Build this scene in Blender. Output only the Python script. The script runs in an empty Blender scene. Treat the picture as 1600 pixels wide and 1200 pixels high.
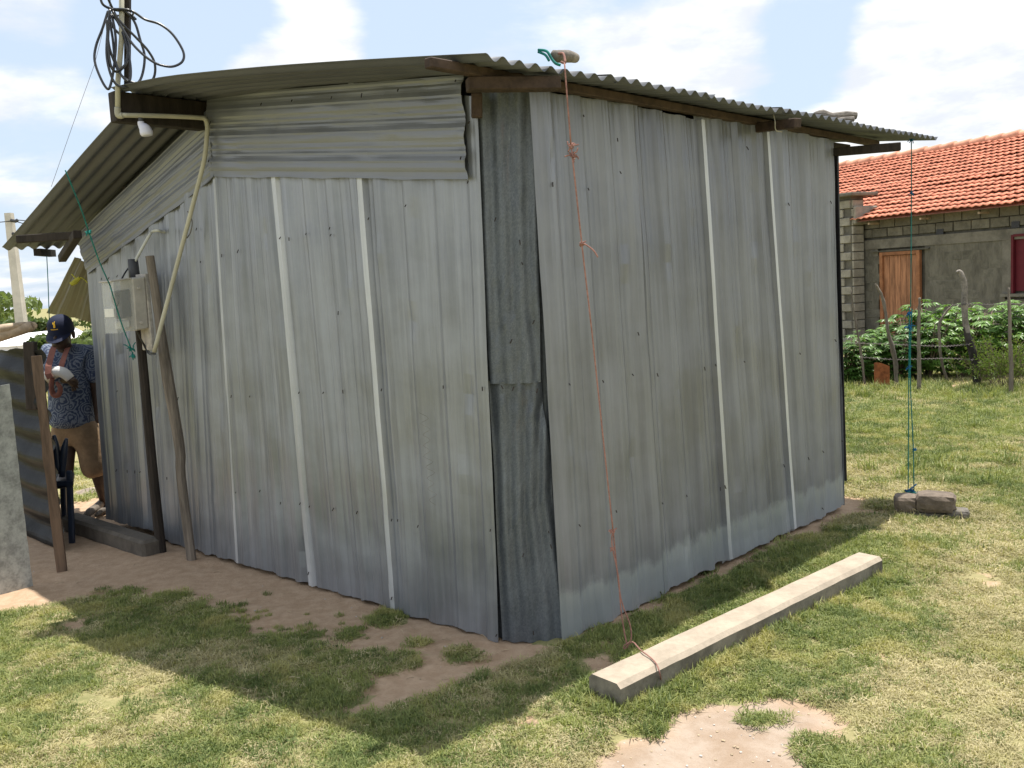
import bpy, bmesh, math, random
import numpy as np
from mathutils import Vector, Matrix
random.seed(7); rng = np.random.default_rng(7)
SC = bpy.context.scene

# ------------------------------------------------------------------ camera
F_PX = 1450.0; CAM_H = 1.6
_roll = math.atan(.0567); _pitch = math.atan((600-439)*math.cos(_roll)/F_PX)
_f = np.array([0, math.cos(_pitch), -math.sin(_pitch)])
_u = np.array([0, math.sin(_pitch), math.cos(_pitch)]); _r = np.array([1., 0, 0])
_c, _s = math.cos(_roll), math.sin(_roll)
RR = np.array([_c*_r-_s*_u, _s*_r+_c*_u, _f]); EYE = np.array([0, 0, CAM_H])
cam = bpy.data.cameras.new('camera'); camo = bpy.data.objects.new('camera', cam)
SC.collection.objects.link(camo); SC.camera = camo
cam.sensor_width = 36; cam.lens = 36*F_PX/1600; cam.clip_start = .05; cam.clip_end = 3000
M = Matrix.Identity(4)
for i in range(3):
    M[i][0] = RR[0][i]; M[i][1] = RR[1][i]; M[i][2] = -RR[2][i]; M[i][3] = EYE[i]
camo.matrix_world = M

# ------------------------------------------------------------------ survey of the place: sight lines to real planes
def ray(x, y): return (x-800)*RR[0]-(y-600)*RR[1]+F_PX*RR[2]
def G(x, y, z=0.):
    d = ray(x, y); return EYE+d*((z-CAM_H)/d[2])
def D(x, y, Y):
    d = ray(x, y); return EYE+d*(Y/d[1])
def onplane(x, y, p0, n):
    d = ray(x, y); return EYE+d*(np.dot(np.array(p0)-EYE, n)/np.dot(d, n))
C1 = G(785, 1005); C2 = G(885, 1000); WL = G(170, 820); WR = G(1318, 795)
U = (WL-C1)/np.linalg.norm(WL-C1); V = np.array([-U[1], U[0], 0.]); V = V if V[0] > 0 else -V
VR = (WR-C2)/np.linalg.norm(WR-C2); NR = np.array([VR[1], -VR[0], 0.]); NR = NR if NR@U < 0 else -NR   # outward normal of right wall
Zv = np.array([0, 0, 1.])
def W(u, v, z): return C1+U*u+V*v+Zv*z
def uvz(p): return np.array([(p-C1)@U, (p-C1)@V, p[2]])

# ------------------------------------------------------------------ light
SUNV = V*.57+U*.07+Zv*2.41; SUNV = SUNV/np.linalg.norm(SUNV)
SUN_EL = math.asin(SUNV[2]); SUN_AZ = math.atan2(SUNV[0], SUNV[1])
sl = bpy.data.lights.new('sun', 'SUN'); sl.energy = 4.6; sl.angle = math.radians(.6); sl.color = (1, .955, .88)
so = bpy.data.objects.new('sun', sl); SC.collection.objects.link(so)
so.rotation_euler = Vector(SUNV).to_track_quat('Z', 'Y').to_euler(); so.location = (0, 0, 30)
SC.view_settings.view_transform = 'Standard'; SC.view_settings.look = 'None'
SC.view_settings.gamma = 1; SC.view_settings.use_curve_mapping = False
SC.view_settings.exposure = 0.66
world = bpy.data.worlds.new('World'); SC.world = world; world.use_nodes = True
SKY_STRENGTH = .1

class NT:
    def __init__(s, nt): s.nt = nt; s.n = nt.nodes; s.l = nt.links
    def new(s, t, **k):
        n = s.n.new(t)
        for a, b in k.items():
            if a == 'inp':
                for kk, vv in b.items(): s.set(n, kk, vv)
            else: setattr(n, a, b)
        return n
    def set(s, n, k, v):
        if isinstance(v, bpy.types.NodeSocket): s.l.new(v, n.inputs[k])
        else: n.inputs[k].default_value = v
    def math(s, op, a, b=0., c=None, clamp=False):
        n = s.n.new('ShaderNodeMath'); n.operation = op; n.use_clamp = clamp
        s.set(n, 0, a); s.set(n, 1, b)
        if c is not None: s.set(n, 2, c)
        return n.outputs[0]
    def vmath(s, op, a, b):
        n = s.n.new('ShaderNodeVectorMath'); n.operation = op; s.set(n, 0, a); s.set(n, 1, b)
        return n.outputs['Value'] if op == 'DOT_PRODUCT' else n.outputs[0]
    def noise(s, vec, scale, detail=4, rough=.55, dist=0.):
        n = s.new('ShaderNodeTexNoise', inp={'Scale': scale, 'Detail': detail, 'Roughness': rough, 'Distortion': dist})
        if vec is not None: s.l.new(vec, n.inputs['Vector'])
        return n.outputs['Fac']
    def vor(s, vec, scale, feature='F1', out='Distance'):
        n = s.new('ShaderNodeTexVoronoi', feature=feature); s.set(n, 'Scale', scale)
        if vec is not None: s.l.new(vec, n.inputs['Vector'])
        return n.outputs[out]
    def ramp(s, fac, a, b, lo=0., hi=1.):
        n = s.new('ShaderNodeMapRange', interpolation_type='SMOOTHSTEP')
        s.set(n, 0, fac); s.set(n, 1, a); s.set(n, 2, b); s.set(n, 3, lo); s.set(n, 4, hi); return n.outputs[0]
    def mix(s, fac, a, b, mode='MIX'):
        n = s.new('ShaderNodeMix', data_type='RGBA', blend_type=mode)
        s.set(n, 0, fac)
        for i, v in ((6, a), (7, b)):
            if isinstance(v, bpy.types.NodeSocket): s.l.new(v, n.inputs[i])
            else: n.inputs[i].default_value = (*v, 1)
        return n.outputs[2]
    def mapping(s, vec, scale): return s.vmath('MULTIPLY', vec, scale)
    def bump(s, h, strength=.3, dist=.01):
        return s.new('ShaderNodeBump', inp={'Height': h, 'Strength': strength, 'Distance': dist}).outputs[0]

# sky: physical sky with broken cumulus over it
w = NT(world.node_tree); w.n.clear()
tc = w.new('ShaderNodeTexCoord').outputs['Generated']
sky = w.new('ShaderNodeTexSky', sky_type='NISHITA', sun_disc=False, sun_elevation=SUN_EL, sun_rotation=SUN_AZ, air_density=1.0, dust_density=1.5, ozone_density=1.0)
sep = w.new('ShaderNodeSeparateXYZ'); w.l.new(tc, sep.inputs[0])
zz = w.math('ADD', w.math('MAXIMUM', sep.outputs[2], 0.), .22)
proj = w.new('ShaderNodeCombineXYZ')
w.set(proj, 0, w.math('DIVIDE', sep.outputs[0], zz)); w.set(proj, 1, w.math('DIVIDE', sep.outputs[1], zz)); w.set(proj, 2, zz)
nz = w.noise(proj.outputs[0], 1.15, 9, .56, .25)
def skydir(x, y): d = ray(x, y); return d/np.linalg.norm(d)
fld = nz
for (px, py, rad, amt) in ((430, 20, 13, -.13), (1330, 15, 6, -.20), (870, 10, 7, -.10), (300, 55, 7, -.14), (110, 120, 8, -.10), (1240, 130, 5, -.08), (60, 300, 9, -.07), (1540, 80, 8, .25), (1390, 120, 5, .14), (900, 130, 9, .14), (470, 80, 5, .22), (1180, 60, 8, .09), (1480, 190, 6, .02)):
    d = skydir(px, py); dp = w.vmath('DOT_PRODUCT', tc, tuple(d))
    m = w.ramp(dp, math.cos(math.radians(rad)), 1., 0., amt); fld = w.math('ADD', fld, m)
mask = w.ramp(fld, .41, .53)
fine = w.noise(proj.outputs[0], 2.4, 7, .6)
cloud = w.mix(w.ramp(fine, .40, .60), (5.5, 5.8, 6.3), (7.3, 7.35, 7.4))
veil = w.mix(.80, sky.outputs[0], (4.7, 5.6, 6.75))
col = w.mix(mask, veil, cloud)
bg = w.new('ShaderNodeBackground', inp={'Color': col, 'Strength': SKY_STRENGTH})
out = w.new('ShaderNodeOutputWorld'); w.l.new(bg.outputs[0], out.inputs[0])

# ------------------------------------------------------------------ materials
MATS = {}
def material(name):
    m = bpy.data.materials.new(name); m.use_nodes = True; t = NT(m.node_tree); t.n.clear()
    b = t.new('ShaderNodeBsdfPrincipled'); o = t.new('ShaderNodeOutputMaterial'); t.l.new(b.outputs[0], o.inputs[0])
    t.b = b; t.o = o; t.m = m; t.obj = t.new('ShaderNodeTexCoord').outputs['Object']; t.uv = t.new('ShaderNodeUVMap').outputs[0]
    t.rnd = t.new('ShaderNodeObjectInfo').outputs['Random']; MATS[name] = m
    return t
def galv(name, lo, hi, metal=.7, rough=.42, spangle=0., splash=0., foot_shade=0., rust=0., streaky=1.):
    t = material(name); uv = t.uv
    off = t.new('ShaderNodeCombineXYZ'); t.set(off, 0, t.math('MULTIPLY', t.rnd, 37.)); t.set(off, 1, t.math('MULTIPLY', t.rnd, 11.))
    uvo = t.vmath('ADD', uv, off.outputs[0])
    streak = t.noise(t.mapping(uvo, (34., 1.1, 1)), 1., 5, .6)
    wide = t.noise(t.mapping(uvo, (7., .5, 1)), 1., 4, .6)
    blot = t.noise(uvo, 2.3, 6, .62)
    f = t.math('ADD', t.math('MULTIPLY', t.math('SUBTRACT', streak, .5), .42*streaky), t.math('ADD', t.math('MULTIPLY', wide, .45), t.math('MULTIPLY', blot, .55)))
    f = t.math('ADD', f, .08)
    f = t.math('ADD', f, t.math('MULTIPLY', t.math('SUBTRACT', t.rnd, .5), .10))
    c = t.mix(t.ramp(f, .38, .82), lo, hi)
    if spangle:
        sp = t.vor(uvo, 160., out='Color'); g = t.new('ShaderNodeSeparateColor'); t.l.new(sp, g.inputs[0])
        c = t.mix(spangle, c, t.mix(g.outputs[0], (.10, .12, .14), (.42, .46, .50)))
        ws = t.noise(t.mapping(uvo, (55., 4., 1)), 1., 8, .8)
        c = t.mix(t.ramp(ws, .60, .70, 0, .75), c, (.42, .45, .46))
    sx = t.new('ShaderNodeSeparateXYZ'); t.l.new(uv, sx.inputs[0])
    edge = t.math('ADD', sx.outputs[1], t.math('MULTIPLY', t.math('SUBTRACT', t.noise(t.mapping(uvo, (9., 5., 1)), 1., 5, .7), .5), .22))
    if splash: c = t.mix(t.ramp(edge, .24, .17, 0., splash), c, (.36, .39, .41))
    if foot_shade: c = t.mix(t.ramp(edge, .30, .0, 0., foot_shade), c, (.13, .14, .15))  # darker foot painted into the colour, in place of reflected shadow and sand
    # scuffs and small stains
    st = t.noise(uvo, 9., 8, .75); c = t.mix(t.ramp(st, .64, .78, 0, .25), c, (.15, .15, .145))
    st2 = t.noise(t.mapping(uvo, (20., 2.5, 1)), 1., 8, .8); c = t.mix(t.ramp(st2, .62, .76, 0, .40), c, (.48, .51, .53))
    if rust:
        rr = t.noise(t.mapping(uvo, (10., 2., 1)), 1., 7, .7); c = t.mix(t.ramp(rr, .56, .72, 0, rust), c, (.17, .085, .045))
    t.set(t.b, 'Base Color', c); t.set(t.b, 'Metallic', metal)
    t.set(t.b, 'Roughness', t.ramp(blot, .3, .7, rough-.07, rough+.14))
    h = t.math('ADD', t.noise(t.mapping(uvo, (14., 1.3, 1)), 1., 4, .5), t.math('MULTIPLY', t.noise(uvo, 60., 3, .5), .06))
    t.set(t.b, 'Normal', t.bump(h, .22*streaky, .006))
    return t.m
galv('zinc_left', (.205, .217, .238), (.36, .378, .414), .42, .36, foot_shade=.30)
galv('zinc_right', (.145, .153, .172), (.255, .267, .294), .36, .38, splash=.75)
galv('zinc_lap', (.42, .438, .46), (.64, .66, .685), .3, .38)
galv('zinc_gable', (.18, .19, .212), (.25, .263, .292), .25, .36, streaky=.25)
galv('zinc_old', (.07, .08, .092), (.155, .172, .19), .35, .5, spangle=.13, rust=.25)
galv('zinc_roof', (.085, .09, .101), (.14, .147, .164), .3, .5)
galv('zinc_dark_fence', (.02, .023, .026), (.07, .078, .085), .25, .45, rust=.2)
galv('zinc_leanto', (.09, .08, .055), (.17, .155, .11), .3, .5, rust=.35)
def simple(name, col, rough=.7, metal=0., var=.25, nscale=8., bump=.2, bscale=40., stretch=(1, 1, 1), col2=None, spec=.3, bdist=.004):
    t = material(name); v = t.mapping(t.obj, stretch)
    off = t.new('ShaderNodeCombineXYZ'); t.set(off, 0, t.math('MULTIPLY', t.rnd, 23.)); v = t.vmath('ADD', v, off.outputs[0])
    n = t.noise(v, nscale, 6, .6); n2 = t.noise(v, nscale*5, 4, .6)
    a = tuple(x*(1-var) for x in col); b = col2 or tuple(min(1, x*(1+var)) for x in col)
    f = t.math('ADD', t.math('MULTIPLY', n, .7), t.math('MULTIPLY', n2, .3))
    c = t.mix(t.ramp(f, .32, .68), a, b)
    c = t.mix(1., c, t.mix(t.rnd, (.86, .86, .86), (1.1, 1.1, 1.1)), 'MULTIPLY')
    t.set(t.b, 'Base Color', c); t.set(t.b, 'Roughness', rough); t.set(t.b, 'Metallic', metal); t.set(t.b, 'Specular IOR Level', spec)
    if bump: t.set(t.b, 'Normal', t.bump(t.noise(v, bscale, 5, .6), bump, bdist))
    return t.m
simple('wood_dark', (.032, .025, .020), .8, stretch=(1, 1, .15), nscale=30, var=.4, bump=.6, bscale=60)
simple('wood_brown', (.060, .040, .030), .8, nscale=14, var=.4, bump=.5, bscale=50)
simple('wood_post', (.16, .135, .11), .85, stretch=(1, 1, .08), nscale=26, var=.45, bump=.8, bscale=60)
simple('wood_board', (.13, .088, .060), .8, stretch=(1, 1, .12), nscale=20, var=.4, bump=.6, bscale=50)
simple('wood_pale', (.45, .35, .25), .7, nscale=8, var=.3, bump=.3)
simple('wood_driftgrey', (.22, .195, .17), .85, nscale=12, var=.45, bump=.8, bscale=40)
simple('wood_burnt', (.045, .04, .038), .9, nscale=12, var=.5, bump=.8, bscale=40)
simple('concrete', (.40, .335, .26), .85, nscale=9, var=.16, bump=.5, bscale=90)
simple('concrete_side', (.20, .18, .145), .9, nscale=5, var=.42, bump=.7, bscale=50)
simple('concrete_grey', (.115, .10, .082), .9, nscale=7, var=.3, bump=.6, bscale=70)
simple('block_stone', (.17, .135, .105), .9, nscale=14, var=.3, bump=.9, bscale=50)
simple('rubble', (.15, .135, .115), .9, nscale=20, var=.35, bump=.9, bscale=60)
simple('pipe', (.44, .42, .33), .45, nscale=6, var=.12, bump=0)
simple('pipe_white', (.55, .55, .50), .45, nscale=6, var=.1, bump=0)
simple('cable', (.016, .017, .021), .32, var=.2, bump=0, spec=.6)
simple('lamp_white', (.62, .62, .74), .4, var=.05, bump=0)
simple('rope_pink', (.32, .165, .135), .9, nscale=60, var=.35, bump=.8, bscale=300)
simple('rope_green', (.012, .17, .15), .8, nscale=40, var=.4, bump=.5, bscale=300)
simple('rope_blue', (.015, .13, .30), .8, nscale=40, var=.4, bump=.5, bscale=300)
simple('rope_grey', (.42, .40, .33), .8, nscale=40, var=.3, bump=.5, bscale=300)
simple('board_paint', (.42, .39, .35), .8, nscale=10, var=.3, bump=.4)
simple('box_white', (.55, .52, .47), .5, nscale=8, var=.15, bump=.1)
simple('label_white', (.8, .79, .72), .5, var=.05, bump=0)
simple('meter_black', (.03, .03, .035), .3, var=.2, bump=0)
simple('nail', (.03, .022, .018), .6, var=.4, bump=0)
simple('fence_dark', (.016, .018, .020), .55, nscale=6, var=.5, bump=.2, spec=.15)
simple('flat_sheet', (.40, .41, .385), .75, metal=.1, nscale=16, var=.35, bump=.5, bscale=60)
simple('plastic_blue', (.022, .032, .055), .35, var=.25, bump=0, spec=.5)
simple('plastic_yellow', (.50, .47, .05), .6, var=.2, bump=0)
simple('skin', (.062, .037, .026), .5, nscale=20, var=.25, bump=.1)
simple('khaki', (.24, .165, .10), .9, nscale=10, var=.2, bump=.5, bscale=25, bdist=.01)
simple('strap', (.26, .11, .085), .85, var=.15, bump=.3, bscale=200)
simple('plaster_cast', (.78, .76, .73), .8, var=.06, bump=.4, bscale=60)
simple('cap_navy', (.012, .017, .045), .8, var=.25, bump=.2, bscale=200)
simple('gold', (.72, .42, .03), .7, var=.1, bump=0)
simple('shoe', (.03, .03, .03), .6, bump=0)
simple('green_cloth', (.10, .38, .18), .8, var=.2, bump=0)
simple('rock', (.33, .27, .21), .9, nscale=5, var=.4, bump=.9, bscale=20)
simple('rust_sheet', (.26, .09, .035), .9, nscale=10, var=.45, bump=.5)
simple('wire', (.16, .14, .13), .6, metal=.5, bump=0)
simple('insul', (.05, .05, .055), .5, bump=0)
simple('pole_concrete', (.52, .48, .42), .85, nscale=3, var=.12, bump=.3)
simple('white_roof', (.80, .80, .80), .6, var=.04, bump=0)
simple('mortar', (.115, .107, .087), .95, nscale=4, var=.3, bump=.5)
simple('house_block', (.145, .135, .108), .95, nscale=5, var=.3, bump=.7, bscale=40)
simple('pier_block', (.31, .285, .235), .95, nscale=5, var=.25, bump=.7, bscale=40)
simple('render_grey', (.185, .17, .14), .9, nscale=3, var=.3, bump=.6, bscale=30)
simple('render_rough', (.145, .134, .108), .95, nscale=5, var=.3, bump=1., bscale=14, bdist=.02, stretch=(1, 1, .35))
simple('clay_tile', (.68, .26, .16), .85, nscale=3, var=.16, bump=.2)
simple('clay_ridge', (.66, .33, .22), .9, nscale=6, var=.2, bump=.3)
simple('door_wood', (.33, .155, .08), .65, stretch=(1, 1, .12), nscale=14, var=.45, bump=.2)
simple('door_frame', (.30, .13, .06), .7, var=.25, bump=.2)
simple('window_red', (.11, .010, .018), .6, var=.15, bump=0)
simple('bark', (.16, .12, .09), .9, nscale=10, var=.4, bump=.8)
simple('debris', (.42, .33, .22), .9, var=.4, bump=0)
simple('pebble', (.5, .45, .4), .9, var=.3, bump=0)
def leafmat(name, a, b, c3=None, rough=.5, trans=.35, patch=1.5):
    t = material(name)
    pos = t.new('ShaderNodeNewGeometry').outputs['Position']
    n = t.noise(pos, patch, 4, .6); n2 = t.noise(pos, 25., 2, .5)
    f = t.math('ADD', t.math('MULTIPLY', n, .55), t.math('ADD', t.math('MULTIPLY', n2, .3), t.math('MULTIPLY', t.rnd, .25)))
    c = t.mix(t.ramp(f, .36, .72), a, b)
    if c3: c = t.mix(t.ramp(t.noise(pos, patch*2.3, 3, .6), .52, .66, 0, .75), c, c3)
    t.set(t.b, 'Base Color', c); t.set(t.b, 'Roughness', rough); t.set(t.b, 'Specular IOR Level', .3)
    tr = t.new('ShaderNodeBsdfTranslucent'); t.l.new(t.mix(1., c, (1.15, 1.25, .6), 'MULTIPLY'), tr.inputs[0])
    ms = t.new('ShaderNodeMixShader', inp={0: trans}); t.l.new(t.b.outputs[0], ms.inputs[1]); t.l.new(tr.outputs[0], ms.inputs[2])
    t.l.new(ms.outputs[0], t.o.inputs[0]); return t.m
leafmat('grass_green', (.11, .155, .048), (.315, .335, .12), (.46, .41, .18), .6, .3)
leafmat('grass_dry', (.31, .275, .14), (.56, .49, .30), (.38, .35, .17), .7, .3)
leafmat('leaf_cassava', (.07, .15, .03), (.16, .28, .06), None, .38, .35)
leafmat('leaf_bush', (.07, .12, .03), (.16, .21, .06), None, .5, .3)
leafmat('leaf_tree', (.09, .13, .05), (.20, .25, .10), None, .5, .3)
# clear plastic of the meter cover
t = material('clear_plastic'); t.set(t.b, 'Base Color', (.75, .77, .75, 1)); t.set(t.b, 'Roughness', .25); t.set(t.b, 'Alpha', .22)
# shirt: small pale medallions on blue
t = material('shirt_print')
nzv = t.new('ShaderNodeTexNoise', inp={'Scale': 14., 'Detail': 3}); t.l.new(t.obj, nzv.inputs['Vector']); wv = t.vmath('ADD', t.obj, t.vmath('MULTIPLY', nzv.outputs['Color'], (.07, .07, .07))); v = t.vor(wv, 11., out='Distance'); rings = t.math('SINE', t.math('MULTIPLY', v, 34.))
fl = t.noise(t.obj, 60., 4, .7)
f = t.math('ADD', rings, t.math('MULTIPLY', t.math('SUBTRACT', fl, .5), 3.2))
c = t.mix(t.ramp(f, -.7, .7), (.03, .048, .105), (.17, .20, .26)); t.set(t.b, 'Base Color', c); t.set(t.b, 'Roughness', .85)
t.set(t.b, 'Normal', t.bump(t.noise(t.obj, 9., 3, .5), .5, .02))
# ground: grass thatch, sand and bare earth; the painted attribute says where
t = material('ground'); pos = t.new('ShaderNodeNewGeometry').outputs['Position']
at = t.new('ShaderNodeAttribute', attribute_name='sand').outputs['Fac']
at2 = t.new('ShaderNodeAttribute', attribute_name='pale').outputs['Fac']
n1 = t.noise(pos, 1.1, 6, .6); n2 = t.noise(pos, 14., 6, .65); n3 = t.noise(pos, 90., 4, .6)
sandc = t.mix(t.ramp(n2, .3, .7), (.37, .255, .165), (.47, .34, .232))
sandc = t.mix(t.ramp(n3, .55, .75, 0, .35), sandc, (.25, .165, .11))
palec = t.mix(t.ramp(t.noise(pos, 5., 7, .7), .35, .65), (.29, .215, .155), (.37, .30, .24))
sandc = t.mix(at2, sandc, palec)
gr = t.mix(t.ramp(n2, .3, .7), (.14, .15, .055), (.30, .27, .13))
gr = t.mix(t.ramp(n1, .42, .62, 0, .6), gr, (.33, .28, .15))
t.set(t.b, 'Base Color', t.mix(t.ramp(t.math('ADD', at, t.math('MULTIPLY', t.math('SUBTRACT', n2, .5), .5)), .4, .6), gr, sandc))
t.set(t.b, 'Roughness', .95); t.set(t.b, 'Specular IOR Level', .15)
h = t.math('ADD', t.math('MULTIPLY', n2, .6), t.math('MULTIPLY', n3, .35)); t.set(t.b, 'Normal', t.bump(h, .7, .02))
def mat(n): return MATS[n]

# ------------------------------------------------------------------ mesh helpers
class MB:
    def __init__(s): s.v = []; s.f = []; s.uv = {}; s.mi = []
    def add(s, vs, fs, mi=0, uvs=None):
        b = len(s.v); s.v += [tuple(map(float, q)) for q in vs]
        for f in fs: s.f.append(tuple(b+i for i in f)); s.mi.append(mi)
        if uvs is not None:
            for i, q in enumerate(uvs): s.uv[b+i] = q
        return s
    def box(s, o, ax, ay, az, lo, hi, mi=0, bevel=0.):
        o, ax, ay, az = map(np.array, (o, ax, ay, az))
        if not bevel:
            vs = [o+ax*(hi[0] if i & 1 else lo[0])+ay*(hi[1] if i & 2 else lo[1])+az*(hi[2] if i & 4 else lo[2]) for i in range(8)]
            return s.add(vs, [(0, 2, 3, 1), (4, 5, 7, 6), (0, 1, 5, 4), (2, 6, 7, 3), (0, 4, 6, 2), (1, 3, 7, 5)], mi)
        bm = bmesh.new(); bmesh.ops.create_cube(bm, size=1)
        for q in bm.verts:
            q.co = Vector([(lo[i]+hi[i])/2+q.co[i]*(hi[i]-lo[i]) for i in range(3)])
        bmesh.ops.bevel(bm, geom=bm.edges[:]+bm.verts[:], offset=bevel, segments=1, affect='EDGES')
        bm.verts.ensure_lookup_table()
        s.add([o+ax*q.co.x+ay*q.co.y+az*q.co.z for q in bm.verts], [[q.index for q in f.verts] for f in bm.faces], mi); bm.free(); return s
    def wbox(s, lo, hi, mi=0, bevel=0.): return s.box((0, 0, 0), (1, 0, 0), (0, 1, 0), (0, 0, 1), lo, hi, mi, bevel)
    def beam(s, a, b, w, h, up=(0, 0, 1), mi=0, bevel=0., ext=0.):
        a = np.array(a, float); b = np.array(b, float); d = b-a; L = np.linalg.norm(d); d = d/L
        side = np.cross(d, up); side = side/np.linalg.norm(side); up2 = np.cross(side, d)
        return s.box(a, d, side, up2, (-ext, -w/2, -h/2), (L+ext, w/2, h/2), mi, bevel)
    def tube(s, pts, r, n=8, mi=0, smooth=0, cap=True):
        P_ = [np.array(p, float) for p in pts]
        if smooth:
            Q = []; m = len(P_)
            for i in range(m-1):
                p0 = P_[max(i-1, 0)]; p1 = P_[i]; p2 = P_[i+1]; p3 = P_[min(i+2, m-1)]
                for k in range(smooth):
                    t_ = k/smooth
                    Q.append(.5*((2*p1)+(-p0+p2)*t_+(2*p0-5*p1+4*p2-p3)*t_**2+(-p0+3*p1-3*p2+p3)*t_**3))
            Q.append(P_[-1])
            if not np.isscalar(r):
                r = np.interp(np.linspace(0, m-1, len(Q)), range(m), r)
            P_ = Q
        m = len(P_); rs = [r]*m if np.isscalar(r) else list(r)
        T = [P_[min(i+1, m-1)]-P_[max(i-1, 0)] for i in range(m)]; T = [q/(np.linalg.norm(q)+1e-9) for q in T]
        a = np.array([0, 0, 1.]) if abs(T[0][2]) < .9 else np.array([1., 0, 0])
        x = np.cross(T[0], a); x /= np.linalg.norm(x); vs = []; uvs = []; L = 0
        for i in range(m):
            x = x-T[i]*(x@T[i]); x /= np.linalg.norm(x); y = np.cross(T[i], x)
            if i: L += np.linalg.norm(P_[i]-P_[i-1])
            for k in range(n):
                an = 2*math.pi*k/n; vs.append(P_[i]+(x*math.cos(an)+y*math.sin(an))*rs[i]); uvs.append((k/n, L))
        fs = [(i*n+k, i*n+(k+1) % n, (i+1)*n+(k+1) % n, (i+1)*n+k) for i in range(m-1) for k in range(n)]
        if cap: fs += [tuple(range(n))[::-1], tuple((m-1)*n+k for k in range(n))]
        return s.add(vs, fs, mi, uvs)
    def blob(s, c, r, seed=0, amp=.15, sub=2, mi=0, ax=None):
        bm = bmesh.new(); bmesh.ops.create_icosphere(bm, subdivisions=sub, radius=1); rg = random.Random(seed)
        ph = [rg.uniform(0, 6) for _ in range(6)]
        vs = []
        for q in bm.verts:
            k = 1+amp*(math.sin(3*q.co.x+ph[0])*math.sin(2.5*q.co.y+ph[1])+.6*math.sin(5*q.co.z+ph[2]+3*q.co.x)+.3*rg.uniform(-1, 1))
            p = np.array(q.co)*k*np.array(r)
            if ax is not None: p = ax[0]*p[0]+ax[1]*p[1]+ax[2]*p[2]
            vs.append(np.array(c)+p)
        s.add(vs, [[q.index for q in f.verts] for f in bm.faces], mi); bm.free(); return s
    def grid(s, fn, ns, nt, mi=0, uvfn=None, mif=None):
        vs = []; uvs = []
        for j in range(nt+1):
            for i in range(ns+1):
                vs.append(fn(i/ns, j/nt)); uvs.append(uvfn(i/ns, j/nt) if uvfn else (i/ns, j/nt))
        b = len(s.v); s.v += [tuple(map(float, q)) for q in vs]
        for i, q in enumerate(uvs): s.uv[b+i] = q
        for j in range(nt):
            for i in range(ns):
                k = j*(ns+1)+i; s.f.append((b+k, b+k+1, b+k+ns+2, b+k+ns+1)); s.mi.append(mif(i, j) if mif else mi)
        return s
    def mesh(s, name, mats, origin, smooth):
        me = bpy.data.meshes.new(name); o = np.array(origin)
        me.from_pydata([tuple(np.array(q)-o) for q in s.v], [], s.f)
        for m in mats: me.materials.append(MATS[m])
        if len(mats) > 1: me.polygons.foreach_set('material_index', s.mi)
        if s.uv:
            ul = me.uv_layers.new(name='UVMap'); li = np.empty(len(me.loops), int); me.loops.foreach_get('vertex_index', li)
            ul.data.foreach_set('uv', np.array([s.uv.get(int(i), (0, 0)) for i in li], 'f').ravel())
        if smooth: me.polygons.foreach_set('use_smooth', [True]*len(me.polygons))
        me.update(); return me
COL = SC.collection
def tag(o, label=None, cat=None, group=None, kind=None):
    for k, v in (('label', label), ('category', cat), ('group', group), ('kind', kind)):
        if v: o[k] = v
    return o
def thing(name, label, cat, loc, group=None):
    o = bpy.data.objects.new(name, None); COL.objects.link(o); o.location = tuple(map(float, loc)); o.empty_display_size = .1
    return tag(o, label, cat, group)
def root_loc(o):
    while o.parent: o = o.parent
    return np.array(o.location)
def part(name, mb, m, parent, smooth=False, label=None, kind=None):
    ms = [m] if isinstance(m, str) else m
    o = bpy.data.objects.new(name, mb.mesh(name, ms, root_loc(parent), smooth)); COL.objects.link(o); o.parent = parent
    return tag(o, label, kind=kind)
def solo(name, mb, m, label=None, cat=None, group=None, kind=None, smooth=False, loc=None):
    ms = [m] if isinstance(m, str) else m
    if loc is None:
        a = np.array(mb.v); loc = ((a[:, 0].min()+a[:, 0].max())/2, (a[:, 1].min()+a[:, 1].max())/2, a[:, 2].min())
    o = bpy.data.objects.new(name, mb.mesh(name, ms, loc, smooth)); COL.objects.link(o); o.location = tuple(map(float, loc))
    return tag(o, label, cat, group, kind)
def solidify(o, th, off=-1):
    m = o.modifiers.new('thickness', 'SOLIDIFY'); m.thickness = th; m.offset = off; return o
def copy_tree(o, parent=None):
    c = o.copy(); COL.objects.link(c)
    if parent: c.parent = parent
    for ch in o.children: copy_tree(ch, c)
    return c

# lattice noise for shaping
_tab = rng.random((256, 256))
def vnoise(x, y):
    x = np.asarray(x, float); y = np.asarray(y, float); xi = np.floor(x).astype(int); yi = np.floor(y).astype(int); fx = x-xi; fy = y-yi
    fx = fx*fx*(3-2*fx); fy = fy*fy*(3-2*fy)
    g = lambda a, b: _tab[a % 256, b % 256]
    return (g(xi, yi)*(1-fx)+g(xi+1, yi)*fx)*(1-fy)+(g(xi, yi+1)*(1-fx)+g(xi+1, yi+1)*fx)*fy
def fbm(x, y, o=4):
    s = 0; a = .5; t_ = 0
    for i in range(o): s = s+a*vnoise(x*2**i+17*i, y*2**i+31*i); t_ += a; a *= .5
    return s/t_
def pip(x, y, poly):
    ins = np.zeros(x.shape, bool); n = len(poly)
    for i in range(n):
        x1, y1 = poly[i]; x2, y2 = poly[(i+1) % n]
        c = ((y1 > y) != (y2 > y)) & (x < (x2-x1)*(y-y1)/(y2-y1+1e-12)+x1); ins ^= c
    return ins
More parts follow.
